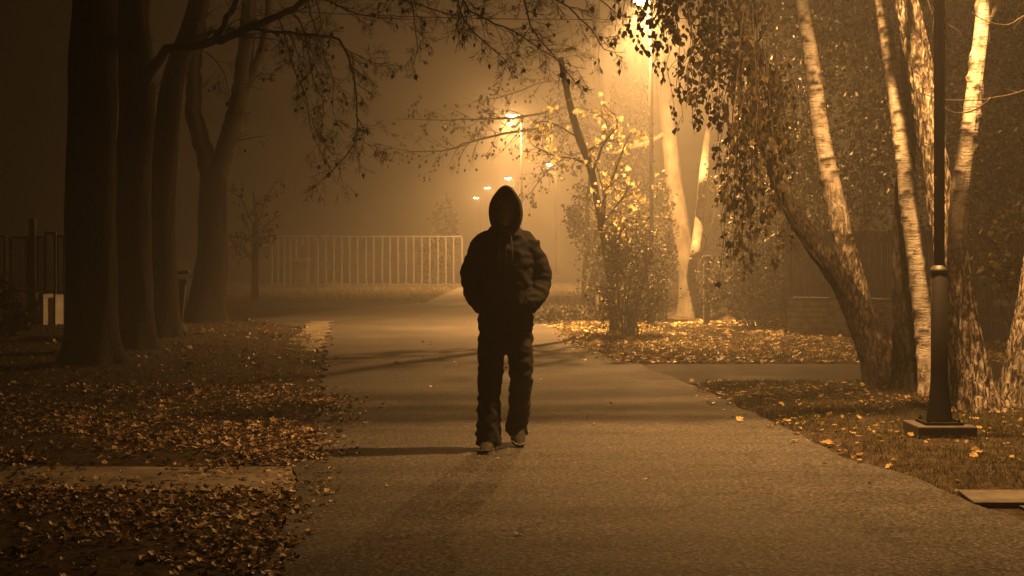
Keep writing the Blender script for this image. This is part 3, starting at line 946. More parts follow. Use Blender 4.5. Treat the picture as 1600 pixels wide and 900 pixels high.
for pts in ([P(1640, 132, 11), P(1600, 142, 10.9), P(1545, 154, 10.8), P(1480, 156, 10.8), P(1432, 143, 10.8)],
            [P(1548, 153, 10.8), P(1528, 168, 10.8), P(1500, 177, 10.8), P(1470, 165, 10.8), P(1458, 140, 10.8)],
            [P(1640, 10, 11), P(1600, 25, 10.9), P(1575, 39, 10.8), P(1545, 34, 10.8), P(1519, 21, 10.8)]):
    limb(bf, pts, .009, .003, rg, 5, 3, .15, 0, -.05, .15, 2, step=.06)
limb(bf, [P(1532, -100, Y6), P(1600, -110, 11.2), P(1680, -60, 11), P(1690, 60, 11), P(1640, 132, 11)], .025, .009, rg, 6, 3, .3, 1)
limb(bf, [P(1690, -40, 11), P(1670, -10, 11), P(1640, 10, 11)], .012, .009, rg, 5, 2, .3, 1)
bf.build('branches', M['birch_twig'], t)
Y7 = 12.0
t = thing('birch_tree', (4.25, Y7, 0), 'birch leaning out of view at the picture edge beyond the near lamp', 'tree', BG)
trunk_part(t, 'trunk', [P(1578, 648, Y7) - Vector((0, 0, .04)), P(1582, 610, Y7), P(1590, 560, Y7), P(1600, 500, Y7), P(1612, 430, Y7), P(1630, 300, Y7), P(1650, 100, Y7), P(1660, -100, Y7)],
           [.13, .10, .09, .085, .08, .075, .07, .06], M['birch'], 38, .014, 40, .03, rough=lambda L: .95, flare=.06, kz=2.4, ka=4)

# hanging leafy strands: boughs overhead, weeping twigs below
bf = Buf(); rg = random.Random(101); acc = []
boughs = [
    [P(1150, -80, 13.9), P(1120, -200, 13.7), P(1080, -230, 13.4), P(1030, -190, 13.2), P(990, -110, 13.1)],
    [P(1180, 120, 13.9), P(1150, 20, 13.5), P(1110, -60, 13.3), P(1060, -100, 13.2)],
    [P(1236, -90, 13.9), P(1210, -190, 14.3), P(1170, -220, 14.6), P(1120, -180, 14.8)],
    [P(1252, 0, 13.9), P(1225, -80, 14.4), P(1190, -110, 14.8), P(1150, -90, 15)],
]
tops = []
for bgh in boughs:
    sp = limb(bf, bgh, .03, .01, rg, 6, 6, .6, 1, -.1, .2, 3, (acc, .4), step=.1)
    tops += sp[len(sp) // 3:]
strands = [(960, 20), (975, 50), (990, 60), (1005, 75), (1018, 90), (1025, 110), (1035, 70), (1045, 85), (1050, 40), (1060, 130), (1068, 190), (1075, 140), (1085, 210),
           (1095, 110), (1102, 95), (1110, 120), (1122, 260), (1130, 300), (1138, 230), (1145, 330), (1152, 280), (1160, 380), (1168, 340),
           (1175, 420), (1182, 300), (1190, 360), (1200, 330), (1210, 260), (1222, 300), (1072, 170), (1055, 175), (1088, 175), (1117, 180),
           (1157, 200), (1127, 200), (1147, 150), (1170, 230), (1040, 30), (1058, 60), (1082, 60), (1104, 50), (1120, 70), (1000, 30), (1030, 40)]
for k in range(30):
    strands.append((rg.uniform(1120, 1245), rg.uniform(190, 450)))
for k in range(14):
    strands.append((rg.uniform(1045, 1130), rg.uniform(40, 200)))
for (px, py) in strands:
    Yd = rg.uniform(12.9, 14.6)
    x0 = px + rg.uniform(-25, 25)
    pts = [P(x0 + rg.uniform(-30, 40), -150 + rg.uniform(-40, 40), Yd), P(x0, -60, Yd), P(px + rg.uniform(-8, 8), py * .45 - 10, Yd), P(px + rg.uniform(-6, 6), py * .75, Yd), P(px, py, Yd)]
    if py > 150:
        k = rg.choice([(1205, 250), (1190, 190), (1183, 130)])
        pts = [P(k[0], k[1] - 90, 13.9), P((k[0] + px) / 2, min(k[1], py) - 110, Yd), P(px + rg.uniform(-8, 12), py - 75, Yd), P(px + rg.uniform(-5, 5), py - 30, Yd), P(px, py, Yd)]
    limb(bf, pts, .006, .002, rg, 4, 7, .22, 1, -.35, .15, 2, (acc, .52), step=.06, start=.35, seg=.05)
bf.build('branches', M['birch_twig'], BT1)
p = np.array(acc); n = len(p)
print('birch leaves', n)
if n > 9000:
    k = NP.permutation(n)[:9000]; p = p[k]; n = len(p)
leaves(BT1, 'leaf', 'foliage', 'birch', M['birch_leaf'], p + NP.normal(0, .015, (n, 3)), hang_R(n), NP.uniform(.04, .078, n))

# overhead boughs of the thick birch that throw the long shadows over the road
bf = Buf(); rg = random.Random(111); acc = []
for pts, r0 in [
    ([P(1445, 150, 12.2) + Vector((0, 0, .9)), Vector((3.35, 11.2, 3.45)), Vector((2.8, 10.75, 3.6)), Vector((1.8, 10.62, 3.7)), Vector((.8, 10.58, 3.6))], .04),
    ([P(1385, -160, 12.2), Vector((3.2, 11.6, 3.8)), Vector((2.4, 10.95, 3.75)), Vector((1.5, 10.85, 3.7)), Vector((.9, 10.82, 3.6))], .035),
    ([P(1402, -70, 12.2), Vector((2.9, 11.7, 3.8)), Vector((2.1, 11.25, 3.8)), Vector((1.2, 11.15, 3.75))], .03),
    ([P(1385, -160, 12.2), Vector((3.7, 11.3, 4.0)), Vector((4.6, 10.75, 3.9)), Vector((5.2, 10.6, 3.7))], .035),
]:
    sp = limb(bf, pts, r0, .01, rg, 7, 10, .6, 1, -.05, .2, 3, (acc, .35), step=.12)
    for q in sp[len(sp) // 3:]:
        for k in range(80):
            acc.append((q.x + rg.gauss(0, .10), q.y + rg.gauss(0, .065), q.z - abs(rg.gauss(0, .10)) + .05))
bf.build('branches', M['birch_twig'], BT5)
p = np.array([q for q in acc if q[2] > 3.35]); n = len(p)
leaves(BT5, 'leaf', 'foliage', 'birch', M['birch_leaf'], p, hang_R(n), NP.uniform(.05, .085, n), single=0)

# leafy trees behind the fence
for (x, y, rx, ry, rz, cz, n, sd, lab) in [
    (5.2, 22.6, 1.5, 1.0, 2.2, 3.5, 7500, 81, 'tall leafy tree rising behind the leaning forked birch'),
    (7.0, 22.0, 1.5, 1.1, 2.2, 3.4, 7500, 82, 'leafy tree behind the board fence and slim white birch'),
    (8.3, 19.5, 1.6, 1.1, 2.2, 3.3, 7500, 83, 'dark leafy tree at the picture edge behind the near lamp'),
]:
    t = shrub('leafy_tree', lab, 'tree', (x, y, 0), (rx, ry, rz), n, .085, 'hedge_leaf', sd, 90, cz, 10, 'leafy trees behind the board fence', 'birch', .15, stem_r=.035)
t = shrub('shrub', 'dim bush with heart shaped leaves beyond the last birch', 'bush', (5.15, 14.2, 0), (.62, .5, .55), 700, .075, 'birch_leaf', 84, 22, 1.35, 6, None, 'birch', .17, single=120, stem_r=.015)


# ------------------------------------------------------------------ street lamps
def make_lamp():
    t = thing('street_lamp', (0, 0, 0), '', 'street lamp', 'street lamps along the road')
    bf = Buf(); bf.box((0, 0, .05), (.41, .41, .12)); bf.build('plinth', M['plinth'], t, False, .008)
    bf = Buf(); bf.box((0, 0, .12), (.27, .27, .02))
    fl = bf.build('flange', M['black_metal'], t, False, .003)
    for sx in (-1, 1):
        for sy in (-1, 1):
            bf = Buf(); bf.lathe([(.014, .128), (.014, .146), (.007, .147), (.007, .158)], 6, (sx * .105, sy * .105, 0))
            bf.build('bolt', M['black_metal'], fl, False)
    bf = Buf()
    bf.lathe([(.094, .13), (.092, .14), (.084, .20), (.074, .28), (.066, .36), (.061, .42), (.0595, .5), (.0595, 1.19)], 28)
    bf.build('base_tube', M['black_metal'], t)
    bf = Buf()
    bf.lathe([(.0605, 1.188), (.066, 1.19), (.066, 1.205), (.060, 1.215), (.042, 1.235), (.0385, 1.238)], 28)
    bf.build('collar', M['grey_metal'], t)
    bf = Buf(); bf.lathe([(.0375, 1.22), (.0375, 3.5), (.034, 5.72)], 24)
    bf.build('pole', M['black_metal'], t)
    bf = Buf()
    bf.tube(*smooth_path([Vector((0, 0, 5.65)), Vector((-.01, 0, 5.86)), Vector((-.10, 0, 5.98)), Vector((-.22, 0, 6.0))], [.028, .027, .025, .024], .04), 12)
    bf.build('arm', M['black_metal'], t)
    bf = Buf()
    bf.lathe([(.16, 5.935), (.165, 5.95), (.15, 6.0), (.11, 6.05), (.05, 6.075), (.02, 6.08)], 24, (-.36, 0, 0))
    for i, v in enumerate(bf.v): v.x = -.36 + (v.x + .36) * 1.35
    hd = bf.build('lamp_head', M['grey_metal'], t)
    bf = Buf()
    bf.lathe([(.15, 5.934), (.145, 5.90), (.115, 5.865), (.07, 5.845), (.02, 5.84)], 24, (-.36, 0, 0))
    for i, v in enumerate(bf.v): v.x = -.36 + (v.x + .36) * 1.3
    bf.build('lamp_glass', M['lamp_glass'], hd)
    ld = bpy.data.lights.new('lamp_light', 'POINT')
    ld.energy = LAMP_W; ld.color = LAMP_COL; ld.shadow_soft_size = .07
    lo = bpy.data.objects.new('lamp_light', ld); COL.objects.link(lo)
    lo.parent = t; lo.location = (-.36, 0, 5.755)
    return t


def dup(root, loc, rz=0.0, label=None, scale=1.0):
    r = root.copy(); COL.objects.link(r); r.location = loc; r.rotation_euler = (0, 0, rz)
    r.scale = (scale,) * 3
    if label: r['label'] = label
    for ch in list(root.children):
        c = ch.copy(); COL.objects.link(c); c.parent = r
        for g in ch.children:
            d = g.copy(); COL.objects.link(d); d.parent = c
    return r


lamp0 = make_lamp()
lamp_spots = [
    ((3.05, 10.15, 0), 0, 'near black lamp post on a concrete plinth among the birches'),
    ((2.45, 25.0, -.13), math.radians(-70), 'black lamp post with the largest glow, beside the pale forked tree'),
    ((.32, 48.4, 0), 0.0, 'lamp glowing through bare twigs above the walker'),
    ((2.35, 76.0, 0), 0, 'small lamp glimmering behind the yellow leafed maple'),
    ((.1, 91.0, 0), 0, 'small lamp just above the hood of the walker'),
    ((-1.45, 105.0, 0), 0, 'tiny middle lamp in the distant row beside the hood'),
    ((-2.8, 125.0, 0), 0, 'tiniest lamp, last of the distant row, on a visible pole'),
]
lamp0.location = lamp_spots[0][0]; lamp0['label'] = lamp_spots[0][2]
LAMPS = [lamp0]
for loc, rz, lab in lamp_spots[1:]:
    LAMPS.append(dup(lamp0, loc, rz, lab))
for l, w in zip(LAMPS, LAMP_WS):
    for c in list(l.children):
        if c.type == 'LIGHT':
            # reflector lantern: strongest straight down, fading to the sides
            if w < 5000:
                c.data = c.data.copy(); c.data.energy = w
                continue
            d = bpy.data.lights.new('lamp_light', 'SPOT')
            d.color = LAMP_COL
            near = l is lamp0
            d.shadow_soft_size = .11 if near else .09
            d.spot_size = math.radians(128 if near else 156); d.spot_blend = 1.0
            ax = Vector((.12, .06, -1)) if near else Vector((.14, -.11, -.97)) if l is LAMPS[1] else Vector((.06, -.04, -1))
            c2 = bpy.data.objects.new('lamp_light', d); COL.objects.link(c2)
            c2.parent = l; c2.location = c.location
            c2.rotation_euler = (Matrix.Rotation(-l.rotation_euler.z, 3, 'Z') @ ax.to_track_quat('-Z', 'Y').to_matrix()).to_euler()
            if near:
                bpy.data.objects.remove(c)
            else:                               # the bowl itself also glows a little to all sides
                c.data = c.data.copy(); c.data.energy = 1100 if l is LAMPS[1] else 2700
            c = c2
            c.data.energy = w

# ------------------------------------------------------------------ fences, gates, bins, posts
# far white railing
t = thing('railing', (-4.3, 50.8, 0), 'pale railing of thin upright bars across the far verge', 'fence')
x0, x1 = P(497, 400, 50.8).x, P(722, 400, 50.8).x
bf = Buf(); bf.box(((x0 + x1) / 2, 50.8, 1.82), (x1 - x0, .06, .05)); bf.build('top_rail', M['pale_paint'], t, False)
bf = Buf(); bf.box(((x0 + x1) / 2, 50.8, .10), (x1 - x0, .05, .04)); bf.build('bottom_rail', M['pale_paint'], t, False)
nb = 19
bar0 = None
for k in range(nb):
    if bar0 is None:
        bf = Buf(); bf.box((0, 0, .9), (.05, .05, 1.8)); bar0 = bf.mesh('bar', M['pale_paint'], False)
    o = link_mesh('bar', bar0, t)
    o.location = (x0 + (x1 - x0) * k / (nb - 1) + random.uniform(-.012, .012), 50.8, .0)
    o.rotation_euler = (0, random.uniform(-.006, .006), 0)
t = thing('railing', (-7.6, 51, 0), 'dim dark railing beside the fogged rubbish bin', 'fence')
xa, xb = P(425, 400, 51).x, P(492, 400, 51).x
bf = Buf(); bf.box(((xa + xb) / 2, 51, 1.84), (xb - xa, .05, .05)); bf.build('top_rail', M['old_paint'], t, False)
bmesh_ = None
for k in range(8):
    if bmesh_ is None:
        bf = Buf(); bf.box((0, 0, .9), (.045, .045, 1.84)); bmesh_ = bf.mesh('bar', M['old_paint'], False)
    o = link_mesh('bar', bmesh_, t); o.location = (xa + (xb - xa) * k / 7, 51, 0)


def wheeled_bin(loc, rz, label, s=1.0):
    t = thing('rubbish_bin', (0, 0, 0), label, 'rubbish bin', 'wheeled rubbish bins')
    bf = Buf()
    for z, w, d in ((.06, .40, .44), (.12, .42, .46), (.80, .50, .58), (.86, .56, .64), (.90, .56, .64)):
        for x, y in ((-1, -1), (1, -1), (1, 1), (-1, 1)): bf.v.append(Vector((x * w / 2, y * d / 2, z)))
    for i in range(4):
        for k in range(4):
            a_, b2 = i * 4 + k, i * 4 + (k + 1) % 4
            bf.f.append((a_, b2, b2 + 4, a_ + 4))
    bf.f.append((3, 2, 1, 0)); bf.f.append((16, 17, 18, 19))
    bf.build('body', M['bin_plastic'], t, False, .015)
    bf = Buf(); bf.box((0, -.01, .94), (.60, .70, .055), ry=0.0)
    bf.v = [v + Vector((0, 0, .10 * (v.y + .36))) for v in bf.v]
    bf.build('lid', M['bin_plastic'], t, False, .015)
    bf = Buf(); bf.tube([Vector((-.2, .37, .93)), Vector((0, .385, .93)), Vector((.2, .37, .93))], [.015] * 3, 8); bf.build('handle', M['rubber'], t)
    for sx in (-1, 1):
        bf = Buf(); bf.tube([Vector((sx * .235, .22, .10)), Vector((sx * .285, .22, .10))], [.10, .10], 18); bf.build('wheel', M['rubber'], t)
    t.location = loc; t.rotation_euler = (0, 0, rz); t.scale = (s,) * 3
    return t


# children were parented while the bin stood at the origin, so it can simply be moved
wheeled_bin((-5.32, 21.9, 0), math.radians(-78), 'wheeled rubbish bin half hidden behind a dark verge trunk')
wheeled_bin((-7.45, 50, 0), 0.1, 'foggy rubbish bin standing between the two far railings')

# white gate at the far left
t = thing('metal_gate', (-8.2, 25.2, 0), 'old gate with fine upright bars over white lower panels', 'gate')
Yg = 25.2


def gate_leaf(px0, px1, top, mid, bot, panel, nb, yo):
    a_, b_ = P(px0, 400, Yg).x, P(px1, 400, Yg).x
    zt, zm, zb = (H + (HY - q) / F * Yg for q in (top, mid, bot))
    for x in (a_, b_):
        bf = Buf(); bf.box((x, Yg + yo, (zt + max(zb, .0)) / 2), (.04, .04, zt - max(zb, .0) - .002)); bf.build('frame_post', M['old_paint'], t, False)
    for z in (zt, zm):
        bf = Buf(); bf.box(((a_ + b_) / 2, Yg + yo - .004, z), (b_ - a_ + .044, .05, .04)); bf.build('rail', M['pale_paint'], t, False)
    if panel:
        bf = Buf(); bf.box(((a_ + b_) / 2, Yg + yo - .06, (zm + zb) / 2 - .02), ((b_ - a_) * 1.35, .02, zm - zb - .05), math.radians(44)); bf.build('panel', M[panel], t, False)
    bm = None
    for k in range(nb):
        x = a_ + (b_ - a_) * (k + 1) / (nb + 1)
        if bm is None:
            bf = Buf(); bf.box((0, 0, (zt + zm) / 2), (.014, .014, zt - zm)); bm = bf.mesh('bar', M['old_paint'], False)
        o = link_mesh('bar', bm, t); o.location = (x, Yg + yo, 0)


gate_leaf(-22, 8, 369, 456, 505, None, 8, .0)
gate_leaf(16, 43, 371, 455, 505, None, 9, .03)
gate_leaf(59, 70, 370, 453, 506, 'old_paint', 4, .0)
gate_leaf(73, 88, 364, 455, 508, 'white_panel', 5, -.06)
gate_leaf(90, 101, 369, 456, 507, 'white_panel', 4, -.02)
bf = Buf(); bf.box((P(51, 400, Yg).x, Yg, .95), (.10, .10, 1.9)); bf.build('gate_post', M['fence_post'], t, False)

# board fence on a stone footing, right
FA, FB = Vector((4.35, 22.3, 0)), Vector((6.05, 21.2, 0))
FC, FD = FB, Vector((9.0, 19.0, 0))


def board_fence(label, A, B, nboards, stone, seed):
    rg = random.Random(seed)
    t = thing('board_fence', (A + B) / 2, label, 'fence', 'board fences behind the birches')
    d = (B - A); L = d.length; d.normalize(); rz = math.atan2(d.y, d.x)
    nrm = Vector((d.y, -d.x, 0))
    h0 = .56
    if stone:
        bf = Buf(); bf.box((A + B) / 2 + Vector((0, 0, h0 / 2 - .02)), (L, .16, h0), rz); bf.build('footing', M['mortar'], t, False)
        ft = bpy.data.objects[t.name].children[-1] if t.children else None
        rows = 6
        for r_ in range(rows):
            x = -.0
            while x < L - .02:
                w = min(rg.uniform(.22, .42), L - x)
                c = A + d * (x + w / 2) + nrm * (.075 + rg.uniform(0, .02)) + Vector((0, 0, .035 + (r_ + .5) * (h0 - .04) / rows))
                bf = Buf(); bf.box(c, (w - .014, .05, (h0 - .04) / rows - .012), rz, .006)
                bf.build('stone', M['stone'], t, False, .006)
                x += w
        bf = Buf(); bf.box((A + B) / 2 + Vector((0, 0, h0 + .02)), (L + .02, .26, .05), rz); bf.build('coping', M['mortar'], t, False, .006)
    else:
        bf = Buf(); bf.box((A + B) / 2 + Vector((0, 0, h0 / 2 - .02)), (L, .16, h0), rz); bf.build('footing', M['mortar'], t, False)
    z0, z1 = h0 + .06, 1.64
    for z in (z0 + .12, z1 - .15):
        bf = Buf(); bf.box((A + B) / 2 - nrm * .035 + Vector((0, 0, z)), (L, .04, .07), rz); bf.build('rail', M['fence_post'], t, False)
    w = L / nboards
    for k in range(nboards):
        hh = z1 + rg.uniform(-.012, .012)
        c = A + d * (w * (k + .5)) + nrm * rg.uniform(-.004, .004) + Vector((0, 0, (z0 + hh) / 2))
        bf = Buf(); bf.box(c, (w - .012, .022, hh - z0), rz + rg.uniform(-.03, .03)); bf.build('board', M['fence_board'], t, False)
    for k in range(int(L / 1.0) + 1):
        c = A + d * min(L, k * 1.0) + nrm * .05 + Vector((0, 0, (1.7) / 2))
        bf = Buf(); bf.box(c, (.09, .09, 1.7), rz); bf.build('post', M['fence_post'], t, False, .004)
    return t


board_fence('board fence on a low stone footing seen behind the leaning birch', FA, FB, 22, True, 3)
board_fence('dark board fence running on behind the near lamp and birches', FC + (FD - FC) * .02, FD, 38, False, 4)
t = thing('gate_pillar', FB + Vector((.02, -.25, 0)), 'plain square pillar where the two board fences meet', 'pillar')
bf = Buf(); bf.box(FB + Vector((.02, -.25, .36)), (.28, .28, .76), -.6); bf.build('shaft', M['plinth'], t, False, .01)
bf = Buf(); bf.box(FB + Vector((.02, -.25, .765)), (.34, .34, .06), -.6); bf.build('cap', M['mortar'], t, False, .01)
t = thing('gate_pillar', P(1104, 480, 25.3), 'narrow dull post between the forked tree and hedge', 'pillar')
bf = Buf(); bf.box(P(1104, 480, 25.3).xy.to_3d() + Vector((0, 0, .6)), (.11, .11, 1.2)); bf.build('shaft', M['plinth'], t, False, .01)
bf = Buf(); bf.box(P(1104, 480, 25.3).xy.to_3d() + Vector((0, 0, 1.22)), (.15, .15, .05)); bf.build('cap', M['plinth'], t, False, .008)

# leaning stakes on the right verge
for (a_, b_, r, lab) in [((931, 508, 25.6), (933, 462, 25.6), .032, 'thickest wooden stake at the verge edge, flat topped'),
                         ((942, 512, 25.2), (945, 466, 25.2), .022, 'upright thin wooden stake, middle of three'),
                         ((953, 522, 24.2), (966, 470, 24.2), .024, 'leaning wooden stake nearest the ivy tree bush')]:
    q0, q1 = P(*a_), P(*b_)
    q0.z = -.03
    bf = Buf(); bf.tube([q0, q0.lerp(q1, .5), q1, q1 + (q1 - q0).normalized() * .012], [r, r, r * .96, r * .8], 8)
    tag(bf.build('wooden_stake', M['wood'], None, True), lab, 'stake', 'wooden stakes on the verge')

# kerb by the far verge
t = thing('kerb', (1.05, 31.9, 0), 'pale kerb stones edging the far lit grass', 'kerb')
for k in range(4):
    bf = Buf(); bf.box((.62 + k * .42, 31.9 + .05 * k, .03), (.41, .16, .12), .12, .006); bf.build('stone', M['concrete'], t, False, .01)

# drain with broken slabs at the road edge, bottom right
t = thing('drain_cover', (2.85, 7.6, 0), 'broken concrete drain slabs with a dark gap at the road edge', 'drain')
for (c, sz, rz) in [((3.38, 7.72, -.012), (1.8, .34, .05), -.04), ((3.65, 7.16, -.014), (1.7, .24, .05), .03)]:
    bf = Buf(); bf.box(c, sz, rz, .012); bf.build('slab', M['concrete'], t, False, .008)
bf = Buf(); bf.box((3.45, 7.43, -.028), (1.5, .28, .03), -.01); bf.build('gap_shade', M['rubber'], t, False)  # shallow black box between the slabs, its colour standing in for the opening's shade

# overhead cable
bf = Buf()
pts = [P(390, 14, 26)]
for k in range(1, 21):
    s_ = k / 20
    q = P(390 + (1104 - 390) * s_, 14 + 14 * s_, 26 - 1 * s_); q.z -= .22 * 4 * s_ * (1 - s_) * .4
    pts.append(q)
bf.tube(pts, [.009] * len(pts), 5)
tag(bf.build('overhead_cable', M['rubber']), 'thin overhead cable stretched across the road in front of the brightest lamp', 'cable')

# ------------------------------------------------------------------ walker
def solid(buf, voxel, smooth_it=6, disp=None, name='tmp', mat=None, parent=None):
    o = bpy.data.objects.new('tmp', buf.mesh('tmp', None))
    COL.objects.link(o)
    m = o.modifiers.new('r', 'REMESH'); m.mode = 'VOXEL'; m.voxel_size = voxel
    m = o.modifiers.new('s', 'SMOOTH'); m.iterations = smooth_it; m.factor = .5
    dg = bpy.context.evaluated_depsgraph_get()
    me = bpy.data.meshes.new_from_object(o.evaluated_get(dg))
    bpy.data.objects.remove(o)
    me.name = name
    if disp:
        nn = [v.normal.copy() for v in me.vertices]
        for v, n_ in zip(me.vertices, nn): v.co += n_ * disp(v.co, n_)
    me.polygons.foreach_set('use_smooth', [True] * len(me.polygons))
    me.materials.clear()
    me.materials.append(mat)
    me.update()
    ob = bpy.data.objects.new(name, me)
    COL.objects.link(ob)
    if parent: ob.parent = parent
    return ob


def ell_loft(buf, secs, n=28, p=2.3):
    """secs: (cx, cy, z, rx, ry) bottom to top"""
    b_ = len(buf.v)
    for cx, cy_, z, rx, ry in secs:
        for k in range(n):
            a = 2 * math.pi * k / n
            c, s_ = math.cos(a), math.sin(a)
            buf.v.append(Vector((cx + rx * math.copysign(abs(c) ** (2 / p), c), cy_ + ry * math.copysign(abs(s_) ** (2 / p), s_), z)))
    for i in range(len(secs) - 1):
        for k in range(n):
            k2 = (k + 1) % n
            buf.f.append((b_ + i * n + k, b_ + i * n + k2, b_ + (i + 1) * n + k2, b_ + (i + 1) * n + k))
    buf.f.append(tuple(b_ + k for k in reversed(range(n))))
    buf.f.append(tuple(b_ + (len(secs) - 1) * n + k for k in range(n)))


def tb(buf, pts, rad, n=16, step=.02):
    buf.tube(*smooth_path([Vector(q) for q in pts], rad, step), n)


WX, WY = -.043, 9.66
t = thing('person', (0, 0, 0), 'hooded person in dark jacket and baggy trousers walking, hands in pockets', 'person')
# body: one skin surface
bf = Buf()
ell_loft(bf, [(0, .0, .86, .15, .10), (0, 0, .95, .155, .105), (0, 0, 1.1, .13, .095), (0, 0, 1.25, .15, .105), (0, .0, 1.38, .16, .105), (0, .01, 1.45, .12, .085), (0, .01, 1.48, .06, .06)])
tb(bf, [(0, .012, 1.44), (0, .0, 1.50), (0, -.008, 1.55)], [.062, .056, .054])
ell_loft(bf, [(0, -.045, 1.505, .028, .03), (0, -.03, 1.52, .048, .056), (0, -.012, 1.56, .064, .083), (0, 0, 1.60, .073, .096), (0, .008, 1.64, .077, .1), (0, .012, 1.68, .074, .096), (0, .012, 1.71, .058, .076), (0, .012, 1.73, .03, .04)], 28, 2.0)
tb(bf, [(0, -.085, 1.625), (0, -.105, 1.60), (0, -.118, 1.578), (0, -.1, 1.568)], [.008, .011, .015, .011], 10, .008)
tb(bf, [(-.022, -.088, 1.541), (0, -.096, 1.543), (.022, -.088, 1.541)], [.006, .009, .006], 8, .006)
tb(bf, [(-.03, -.084, 1.642), (-.012, -.094, 1.638), (.012, -.094, 1.638), (.03, -.084, 1.642)], [.008, .008, .008, .008], 8, .008)
for sx in (-1, 1):
    tb(bf, [(sx * .074, .01, 1.635), (sx * .082, .016, 1.615), (sx * .078, .01, 1.59)], [.012, .015, .009], 10, .01)
    tb(bf, [(sx * .165, .015, 1.41), (sx * .235, .05, 1.17), (sx * .145, -.035, .985)], [.05, .042, .028])
    ew = Vector((sx * .145, -.035, .985)); pd = Vector((-sx * .5, .0, -.85)).normalized()
    tb(bf, [ew, ew + pd * .045, ew + pd * .085], [.026, .034, .030], 12, .01)
    side = Vector((0, 1, 0)).cross(pd).normalized()
    for q in range(4):
        st = ew + pd * .075 + Vector((0, -.026 + q * .018, 0))
        ln = (.068, .078, .074, .06)[q]
        tb(bf, [st, st + pd * ln * .5 + side * .004, st + pd * ln * .85 + side * .016 * (1 + .2 * q)], [.0095, .009, .0075], 8, .01)
    st = ew + pd * .02 + Vector((0, -.03, 0))
    tb(bf, [st, st + pd * .03 + Vector((0, -.018, 0)), st + pd * .06 + Vector((0, -.02, 0))], [.011, .010, .008], 8, .01)
# legs
LEGS = {-1: [(-.085, 0, .92), (-.098, -.05, .50), (-.112, -.10, .10)], 1: [(.085, 0, .92), (.098, -.015, .50), (.074, .235, .155)]}
for sx, q in LEGS.items():
    tb(bf, [q[0], ((q[0][0] + q[1][0]) / 2, (q[0][1] + q[1][1]) / 2, .71), q[1], ((q[1][0] + q[2][0]) / 2, (q[1][1] + q[2][1]) / 2 + .015, .32), q[2]], [.085, .075, .055, .052, .030])
    tb(bf, [q[2], (q[2][0], q[2][1] - .03, q[2][2] * .55), (q[2][0], q[2][1] - .13, .035)], [.030, .026, .020])
solid(bf, .0085, 3, None, 'body', M['skin'], t)
for sx in (-1, 1):
    bf = Buf(); bf.lathe([(.001, -.011), (.008, -.008), (.011, 0), (.008, .008), (.001, .011)], 12, (sx * .031, -.082, 1.622))
    o = bf.build('eye', M['pale_paint']); o.parent = t


def folds(seed, amp, dirn=(1, 1, 1), sc=9):
    def fn(co, n_):
        q = Vector((co.x * dirn[0], co.y * dirn[1], co.z * dirn[2]))
        a = noise.noise(q * sc + Vector((seed, 0, 0)))
        b2 = noise.noise(q * sc * 2.3 + Vector((0, seed, 0)))
        return amp * ((1 - abs(a) * 2.2) * .8 + b2 * .5)
    return fn


# jacket with sleeves
bf = Buf()
ell_loft(bf, [(0, .0, .80, .178, .125), (0, 0, .84, .182, .130), (0, 0, .93, .178, .130), (0, 0, 1.05, .175, .13), (0, 0, 1.2, .18, .132), (0, .0, 1.32, .182, .13), (0, .008, 1.40, .165, .115), (0, .012, 1.46, .12, .10), (0, .01, 1.51, .085, .085), (0, .005, 1.54, .075, .08)])
for sx in (-1, 1):
    dx = .012 if sx > 0 else 0
    tb(bf, [(sx * .10, .012, 1.415), (sx * .160, .02, 1.375), (sx * .205, .04, 1.28), (sx * (.243 + dx), .05, 1.17), (sx * (.222 + dx), .0, 1.075), (sx * .178, -.075, .99), (sx * .150, -.095, .955)],
       [.062, .070, .066, .062, .062, .056, .05], 18)
jk = solid(bf, .0105, 4, folds(3.1, .015, (1, 1, 1.7), 8), 'hooded_jacket', M['jacket'], t)
# hood: rings around the head axis, thick rim, hollow in front
bf = Buf()
rings = [(-.035, .070, .105), (-.09, .078, .118), (-.128, .088, .128), (-.135, .099, .138), (-.12, .108, .147), (-.06, .117, .152), (.02, .119, .152), (.08, .105, .135), (.125, .075, .10), (.15, .03, .04)]
n = 36
for y, rx, rz_ in rings:
    for k in range(n):
        a = 2 * math.pi * k / n
        x, z = math.sin(a), math.cos(a)
        pk = max(0, z) ** 6 * .032 * (1 - max(0, y) * 4)
        lowr = 1 + .16 * max(0, -z)
        bf.v.append(Vector((x * rx * (1 + .05 * max(0, -z)), y + (.03 if z < -.5 else 0) * (-z - .5) * 2, 1.603 + z * rz_ * lowr + pk)))
for i in range(len(rings) - 1):
    for k in range(n):
        k2 = (k + 1) % n
        bf.f.append((i * n + k, i * n + k2, (i + 1) * n + k2, (i + 1) * n + k))
bf.f.append(tuple((len(rings) - 1) * n + k for k in range(n)))
hd = bf.build('hood', M['jacket']); hd.parent = jk
m = hd.modifiers.new('sub', 'SUBSURF'); m.levels = 1; m.render_levels = 2
for v in hd.data.vertices: v.co += v.normal * .004 * noise.noise(v.co * 14)
